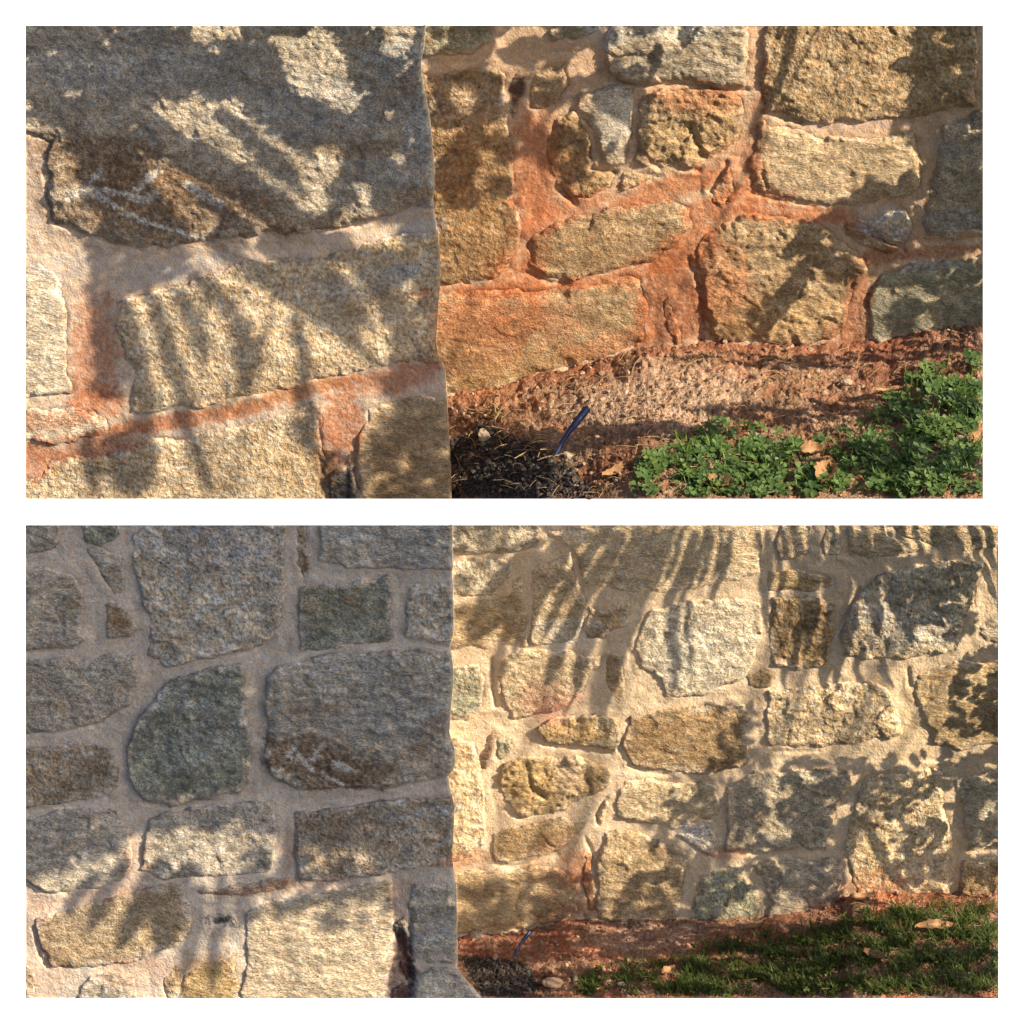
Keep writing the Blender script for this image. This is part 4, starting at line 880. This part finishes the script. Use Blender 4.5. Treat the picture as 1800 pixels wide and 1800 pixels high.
# over the upper pier
crown(A, YP, [(20,20),(760,20),(775,330),(700,350),(640,330),(600,260),(520,200),(440,170),(330,190),(200,235),(20,240)], 2.4, 46, TU, TU + .35, None, GP)
crown(A, YP, [(75,235),(270,215),(290,290),(330,330),(330,390),(300,420),(200,430),(90,390)], 2.0, 36, TU, TU + .3, None, GP)
crown(A, YP, [(645,330),(780,330),(785,620),(700,640),(655,600),(640,540),(660,470),(700,430)], 2.8, 40, TU, TU + .3, None, GP)
crown(A, YP, [(665,640),(800,615),(805,890),(655,890),(650,820),(640,760),(690,720),(675,680)], 2.4, 45, TU, TU + .4)
crown(A, YP, [(100,395),(330,440),(330,480),(210,520),(205,700),(150,700),(145,560),(120,470)], 2.4, 28, TU, TU + .2, None, GP)
crown(A, YP, [(570,800),(625,790),(640,890),(570,890),(555,850)], 1.5, 26, TU, TU + .2)
crown(A, YP, [(756,60),(830,60),(850,890),(790,890),(775,620),(772,330)], 2.6, 40, TU, TU + .25)
crown(A, LP, [(790,900),(860,900),(880,1780),(800,1780)], 3.2, 40, TL, TL + .25)
crown(A, YP, [(320,180),(440,160),(530,190),(620,250),(720,350),(770,340),(770,400),(655,475),(600,600),(500,470),(420,440),(300,430),(240,260)], 2.6, 26, TU, TU + .25, None, GP)
# over the upper wall
crown(A, YW, [(730,20),(1130,20),(1110,150),(1120,260),(1060,300),(960,330),(760,380)], 1.2, 55, TU, TU + .6, 70)
crown(A, YW, [(1600,20),(1760,20),(1760,600),(1560,600),(1530,480),(1620,430),(1640,300),(1560,230),(1590,120)], 2.4, 55, TU, TU + .6)
crown(A, YW, [(1520,330),(1640,300),(1640,430),(1530,470),(1450,430),(1420,400)], 2.2, 42, TU, TU + .3)
crown(A, YW, [(1390,400),(1460,390),(1500,430),(1470,500),(1420,490),(1380,530),(1310,600),(1290,560),(1360,480)], 1.3, 36, TU, TU + .3, 40)
crown(A, YW, [(1560,30),(1650,30),(1640,200),(1560,170)], .6, 50, TU, TU + .4)
# over the upper bed
crown(A, -0.06, [(1210,608),(1560,600),(1740,560),(1740,640),(1500,660),(1330,660)], 1.3, 24, TU, TU + .3, 40)
crown(A, -0.28, [(1330,650),(1500,620),(1740,600),(1740,740),(1500,760),(1400,730)], 1.2, 26, TU, TU + .3, 50)
crown(A, -0.14, [(770,760),(850,745),(930,785),(1000,815),(1060,890),(770,890)], 3.2, 30, TU, TU + .3)
crown(A, -0.42, [(1440,740),(1740,700),(1740,890),(1500,890)], 1.0, 28, TU, TU + .3, 40)
# over the lower pier
crown(A, LP, [(20,900),(805,900),(805,1500),(640,1500),(520,1480),(400,1465),(260,1465),(150,1510),(20,1550)], 4.2, 50, TL, TL + .6)
crown(A, LP, [(640,1500),(805,1480),(815,1780),(700,1780),(690,1620)], 2.2, 50, TL, TL + .4)
crown(A, LP, [(430,1500),(690,1500),(690,1600),(560,1640),(430,1600)], 1.1, 40, TL, TL + .4)
crown(A, LP, [(700,1560),(830,1700),(860,1780),(700,1780)], 1.4, 50, TL, TL + .4)
# over the lower wall
crown(A, LW, [(790,910),(960,905),(1040,930),(960,1000),(900,1040),(840,1080),(790,1090)], .75, 30, TL, TL + .4, 40)
crown(A, LW, [(1000,905),(1120,905),(1060,960),(1000,960)], .5, 22, TL, TL + .3)
crown(A, LW, [(1540,990),(1700,970),(1720,1090),(1660,1140),(1590,1080),(1545,1040)], 1.7, 34, TL, TL + .3, 40)
crown(A, LW, [(1690,1150),(1770,1130),(1770,1330),(1700,1300),(1640,1290),(1660,1210)], 1.5, 26, TL, TL + .3, 34)
crown(A, LW, [(1170,1370),(1290,1360),(1350,1390),(1520,1370),(1500,1470),(1450,1560),(1440,1600),(1330,1560),(1200,1640),(1040,1640),(1090,1560),(1140,1480),(1130,1450)], 1.6, 32, TL, TL + .3, 44)
crown(A, LW, [(1340,1330),(1460,1335),(1680,1320),(1770,1310),(1770,1420),(1690,1400),(1640,1380),(1600,1390),(1500,1400),(1420,1380),(1360,1380)], 1.3, 26, TL, TL + .3, 34)
crown(A, LW, [(1690,1380),(1770,1340),(1770,1560),(1700,1560),(1680,1470)], 1.5, 28, TL, TL + .3, 36)
crown(A, LW, [(1510,1400),(1600,1390),(1690,1420),(1680,1590),(1580,1580),(1560,1520),(1500,1470)], .75, 26, TL, TL + .3, 40)
crown(A, LW, [(1400,1500),(1480,1500),(1480,1610),(1400,1600)], 1.8, 28, TL, TL + .3)
crown(A, LW, [(790,1560),(1040,1540),(1060,1640),(960,1650),(790,1660)], 1.6, 34, TL, TL + .3)
crown(A, -0.80, [(790,1640),(1250,1605),(1470,1600),(1490,1640),(1300,1690),(790,1720)], 1.9, 34, TL, TL + .3)
crown(A, -0.92, [(790,1700),(1250,1660),(1500,1630),(1770,1640),(1770,1770),(790,1770)], 1.0, 28, TL, TL + .3, 50)
crown(A, LW, [(1250,1240),(1330,1240),(1330,1360),(1230,1360)], .9, 30, TL, TL + .3)

tree = link('shade_tree', None, None, label='small leafy tree beside the walls whose leaves throw the dappled shade', category='tree')
link('crown', A.mesh('crown', False), M_TREELEAF, tree, kind='stuff')
B = Acc()
base = np.array((3.6, -3.0, -1.6))
tube(B, [base, base + (.03, .02, .7), base + (-.05, .03, 1.5), base + (-.2, .05, 2.2), base + (-.3, .1, 2.9)], [.13, .11, .095, .08, .05])
for face, u, v, tt in [(YP,300,100,TU+.3),(YP,720,500,TU+.2),(YP,720,760,TU+.2),(YW,900,150,TU+.3),(YW,1680,300,TU+.3),(LP,200,1050,TL+.4),(LP,500,1250,TL+.4),(LP,300,1450,TL+.4),(LP,740,1400,TL+.3),(LW,1600,1050,TL+.3),(LW,1720,1250,TL+.2),(LW,1300,1450,TL+.2),(LW,1600,1500,TL+.2),(LW,1300,1700,TL+.3)]:
    e = towards_sun(face, np.array([float(u)]), np.array([float(v)]), np.array([tt]))[0]
    st = base + (-.1, .04, 1.2 + .5 * rng.random()); m = (st + e) / 2 + np.array((.25, -.1, -.05))
    q = limb(st, e, 9)
    tube(B, q, np.linspace(1, 0, 9) ** 3 * .03 + .002)
link('trunk', B.mesh('trunk'), M_BARK, tree)
# bed that the garden plants grow in
Vb, Fb = ICO3_V * (1.5, 1.3, .35), ICO3_F
link('planting_bed', mesh_np('planting_bed', Vb + base + (0, 0, -.3), Fb, np.tile((.2, .12, .08), (len(Vb), 1))), M_SOIL, kind='structure')

plant = link('strap_leaf_plant', None, None, label='clump of long strappy leaves beside the walls whose blades throw streaked shadows', category='plant')
def straps(face, t, L):
    for pts, w in L: strap_leaf(plant, face, pts, w, t + rng.uniform(0, .06))
straps(YP, TU, [
 ([(190,480),(215,590),(240,670),(252,780),(258,890)], 41), ([(250,490),(270,570),(295,650),(315,720),(338,800),(360,890)], 35),
 ([(288,500),(318,545),(345,610),(352,660)], 30), ([(320,470),(360,520),(405,570),(432,620),(420,680),(395,730)], 35),
 ([(350,400),(400,455),(470,500),(540,540),(600,595),(670,670)], 40), ([(440,415),(490,445),(540,485),(600,540),(660,600)], 54),
 ([(500,540),(518,600),(525,660),(535,720),(545,810)], 30), ([(150,750),(152,810),(155,890)], 35), ([(200,750),(215,820),(235,890)], 73),
 ([(445,590),(435,620),(432,660)], 29), ([(500,740),(530,775),(552,810)], 30),
 ([(345,200),(400,240),(465,300),(530,370)], 36), ([(225,250),(300,275),(400,335),(480,392),(560,445),(610,480)], 58), ([(300,330),(350,370),(420,420),(450,450)], 29),
 ([(585,400),(600,440),(640,480)], 38), ([(560,330),(585,350),(590,380)], 41),
])
straps(YW, TU, [([(1385,20),(1365,70),(1355,130),(1342,185),(1320,215),(1308,260)], 17), ([(1130,80),(1120,160),(1118,220),(1105,290)], 22), ([(1210,20),(1190,60),(1170,110)], 20),
 ([(1370,20),(1352,60),(1348,90)], 12), ([(1310,600),(1370,520),(1420,440)], 30), ([(1350,470),(1400,420),(1440,400)], 26)])
straps(LP, TL, [([(220,1500),(190,1560),(150,1620),(130,1660)], 29), ([(285,1500),(255,1560),(220,1620),(185,1690)], 34), ([(330,1510),(305,1580),(280,1640),(255,1700)], 47), ([(350,1540),(345,1610),(330,1670),(310,1740)], 34),
 ([(385,1520),(385,1600),(372,1680),(365,1770)], 26), ([(420,1520),(420,1600),(410,1650)], 29), ([(170,1530),(130,1580),(100,1620)], 22), ([(300,1530),(270,1600),(240,1640)], 20)])
straps(LW, TL, [
 ([(960,960),(900,1010),(850,1080),(795,1150)], 51), ([(1020,925),(960,1000),(930,1060),(905,1120),(890,1180)], 27), ([(1060,925),(1000,1010),(960,1080),(935,1150)], 20),
 ([(1090,925),(1040,1020),(1010,1070),(980,1130),(960,1180),(930,1230)], 29), ([(1130,925),(1100,1000),(1060,1060),(1040,1110),(1000,1180),(985,1240)], 29), ([(1150,925),(1130,1000),(1100,1060),(1075,1130),(1050,1200),(1040,1260),(1030,1310)], 27),
 ([(1165,925),(1145,990),(1120,1040)], 19), ([(1215,925),(1200,980),(1180,1040),(1158,1075),(1168,1120),(1170,1180),(1172,1250)], 20), ([(1190,925),(1170,1000),(1150,1040)], 13), ([(1240,925),(1235,970),(1222,1020),(1215,1050)], 13),
 ([(1270,925),(1272,980),(1250,1030),(1240,1060),(1245,1090)], 14), ([(1255,925),(1255,985),(1238,1030)], 10), ([(1320,925),(1330,970),(1345,1030),(1340,1080),(1345,1130)], 16), ([(1345,925),(1352,980),(1348,1040)], 16), ([(1365,925),(1372,980),(1368,1040),(1366,1080)], 13),
 ([(1390,925),(1395,980),(1408,1040),(1400,1080),(1385,1140),(1375,1200)], 16), ([(1425,925),(1430,1000),(1425,1050),(1410,1110),(1395,1180)], 16), ([(1462,925),(1462,1000),(1460,1060),(1450,1120),(1445,1190),(1440,1240)], 35), ([(1500,925),(1512,980),(1515,1030),(1520,1090),(1530,1140)], 29),
 ([(1530,925),(1540,1000),(1555,1060),(1575,1110),(1600,1150)], 24), ([(1555,925),(1565,980),(1590,1030),(1600,1080)], 16), ([(1630,925),(1650,960),(1680,990)], 32), ([(1650,925),(1675,960),(1690,985)], 17),
 ([(1500,1120),(1505,1180),(1520,1240)], 13), ([(1545,1120),(1545,1170),(1570,1220)], 13), ([(870,925),(870,980),(868,1040),(870,1110)], 16), ([(900,1020),(885,1080),(875,1150),(865,1230)], 17), ([(990,1000),(930,1060),(900,1080)], 17),
 ([(1700,1330),(1690,1400),(1685,1470),(1690,1560)], 32), ([(1500,1420),(1530,1490),(1560,1560),(1610,1580)], 20), ([(1660,1440),(1620,1510),(1570,1550)], 17), ([(1640,1500),(1660,1560)], 47), ([(1380,1440),(1400,1500),(1390,1560)], 24), ([(1590,1500),(1600,1570)], 32),
])
straps(LW, TL, [([(1115,915),(1085,990),(1050,1060),(1022,1140),(1000,1220),(975,1300)],16), ([(1180,915),(1150,1000),(1120,1080),(1085,1160),(1062,1240),(1050,1330)],14), ([(1000,915),(950,1000),(900,1070),(870,1150),(850,1230)],18), ([(1235,915),(1215,990),(1190,1060),(1195,1140),(1200,1220)],12), ([(1410,915),(1420,1000),(1400,1080),(1380,1160),(1370,1240)],15), ([(1480,915),(1490,1000),(1480,1080),(1470,1170),(1462,1250)],18)])
for uu in np.arange(1385, 1740, 30):
    u0 = uu + rng.uniform(-6, 6); L = rng.uniform(60, 230) * (1 if 1330 < uu < 1560 else .7); sl = (1180 - uu) * .35 / 100
    straps(LW, TL, [([(u0 + a * 6 * math.sin(a * 7 + uu) - sl * a * L * .25, 905 + (L + 20) * a) for a in np.linspace(0, 1, 6)], rng.uniform(9, 15))])
C = Acc()
for face, u, v, tt, r in [(YP,400,300,TU,.02),(YP,260,470,TU,.02),(YW,1370,20,TU,.012),(LP,300,1500,TL,.02),(LW,1050,930,TL,.02),(LW,1400,920,TL,.02),(LW,1560,925,TL,.02)]:
    e = towards_sun(face, np.array([float(u)]), np.array([float(v)]), np.array([tt]))[0]; st = base + (-.3, -.3, .0); m = (st + e) / 2 + np.array((.3, -.5, .5))
    tube(C, limb(st, e, 12), np.linspace(1, 0, 12) ** 3 * .03 + .002)
link('stem', C.mesh('stem'), M_STRAP, plant)
# EOF
if __import__('os').environ.get('CHECK'):
    for ob in bpy.data.objects:
        if ob.type == 'MESH' and (ob.parent in (tree, plant) or ob.name == 'planting_bed'):
            co = np.empty(len(ob.data.vertices) * 3); ob.data.vertices.foreach_get('co', co); pu, pv = project(co.reshape(-1, 3))
            n = ((pu > -20) & (pu < 1820) & (pv > -20) & (pv < 1820)).sum()
            if n: print('INVIEW', ob.name, n, len(pu), pu.min(), pv.max())
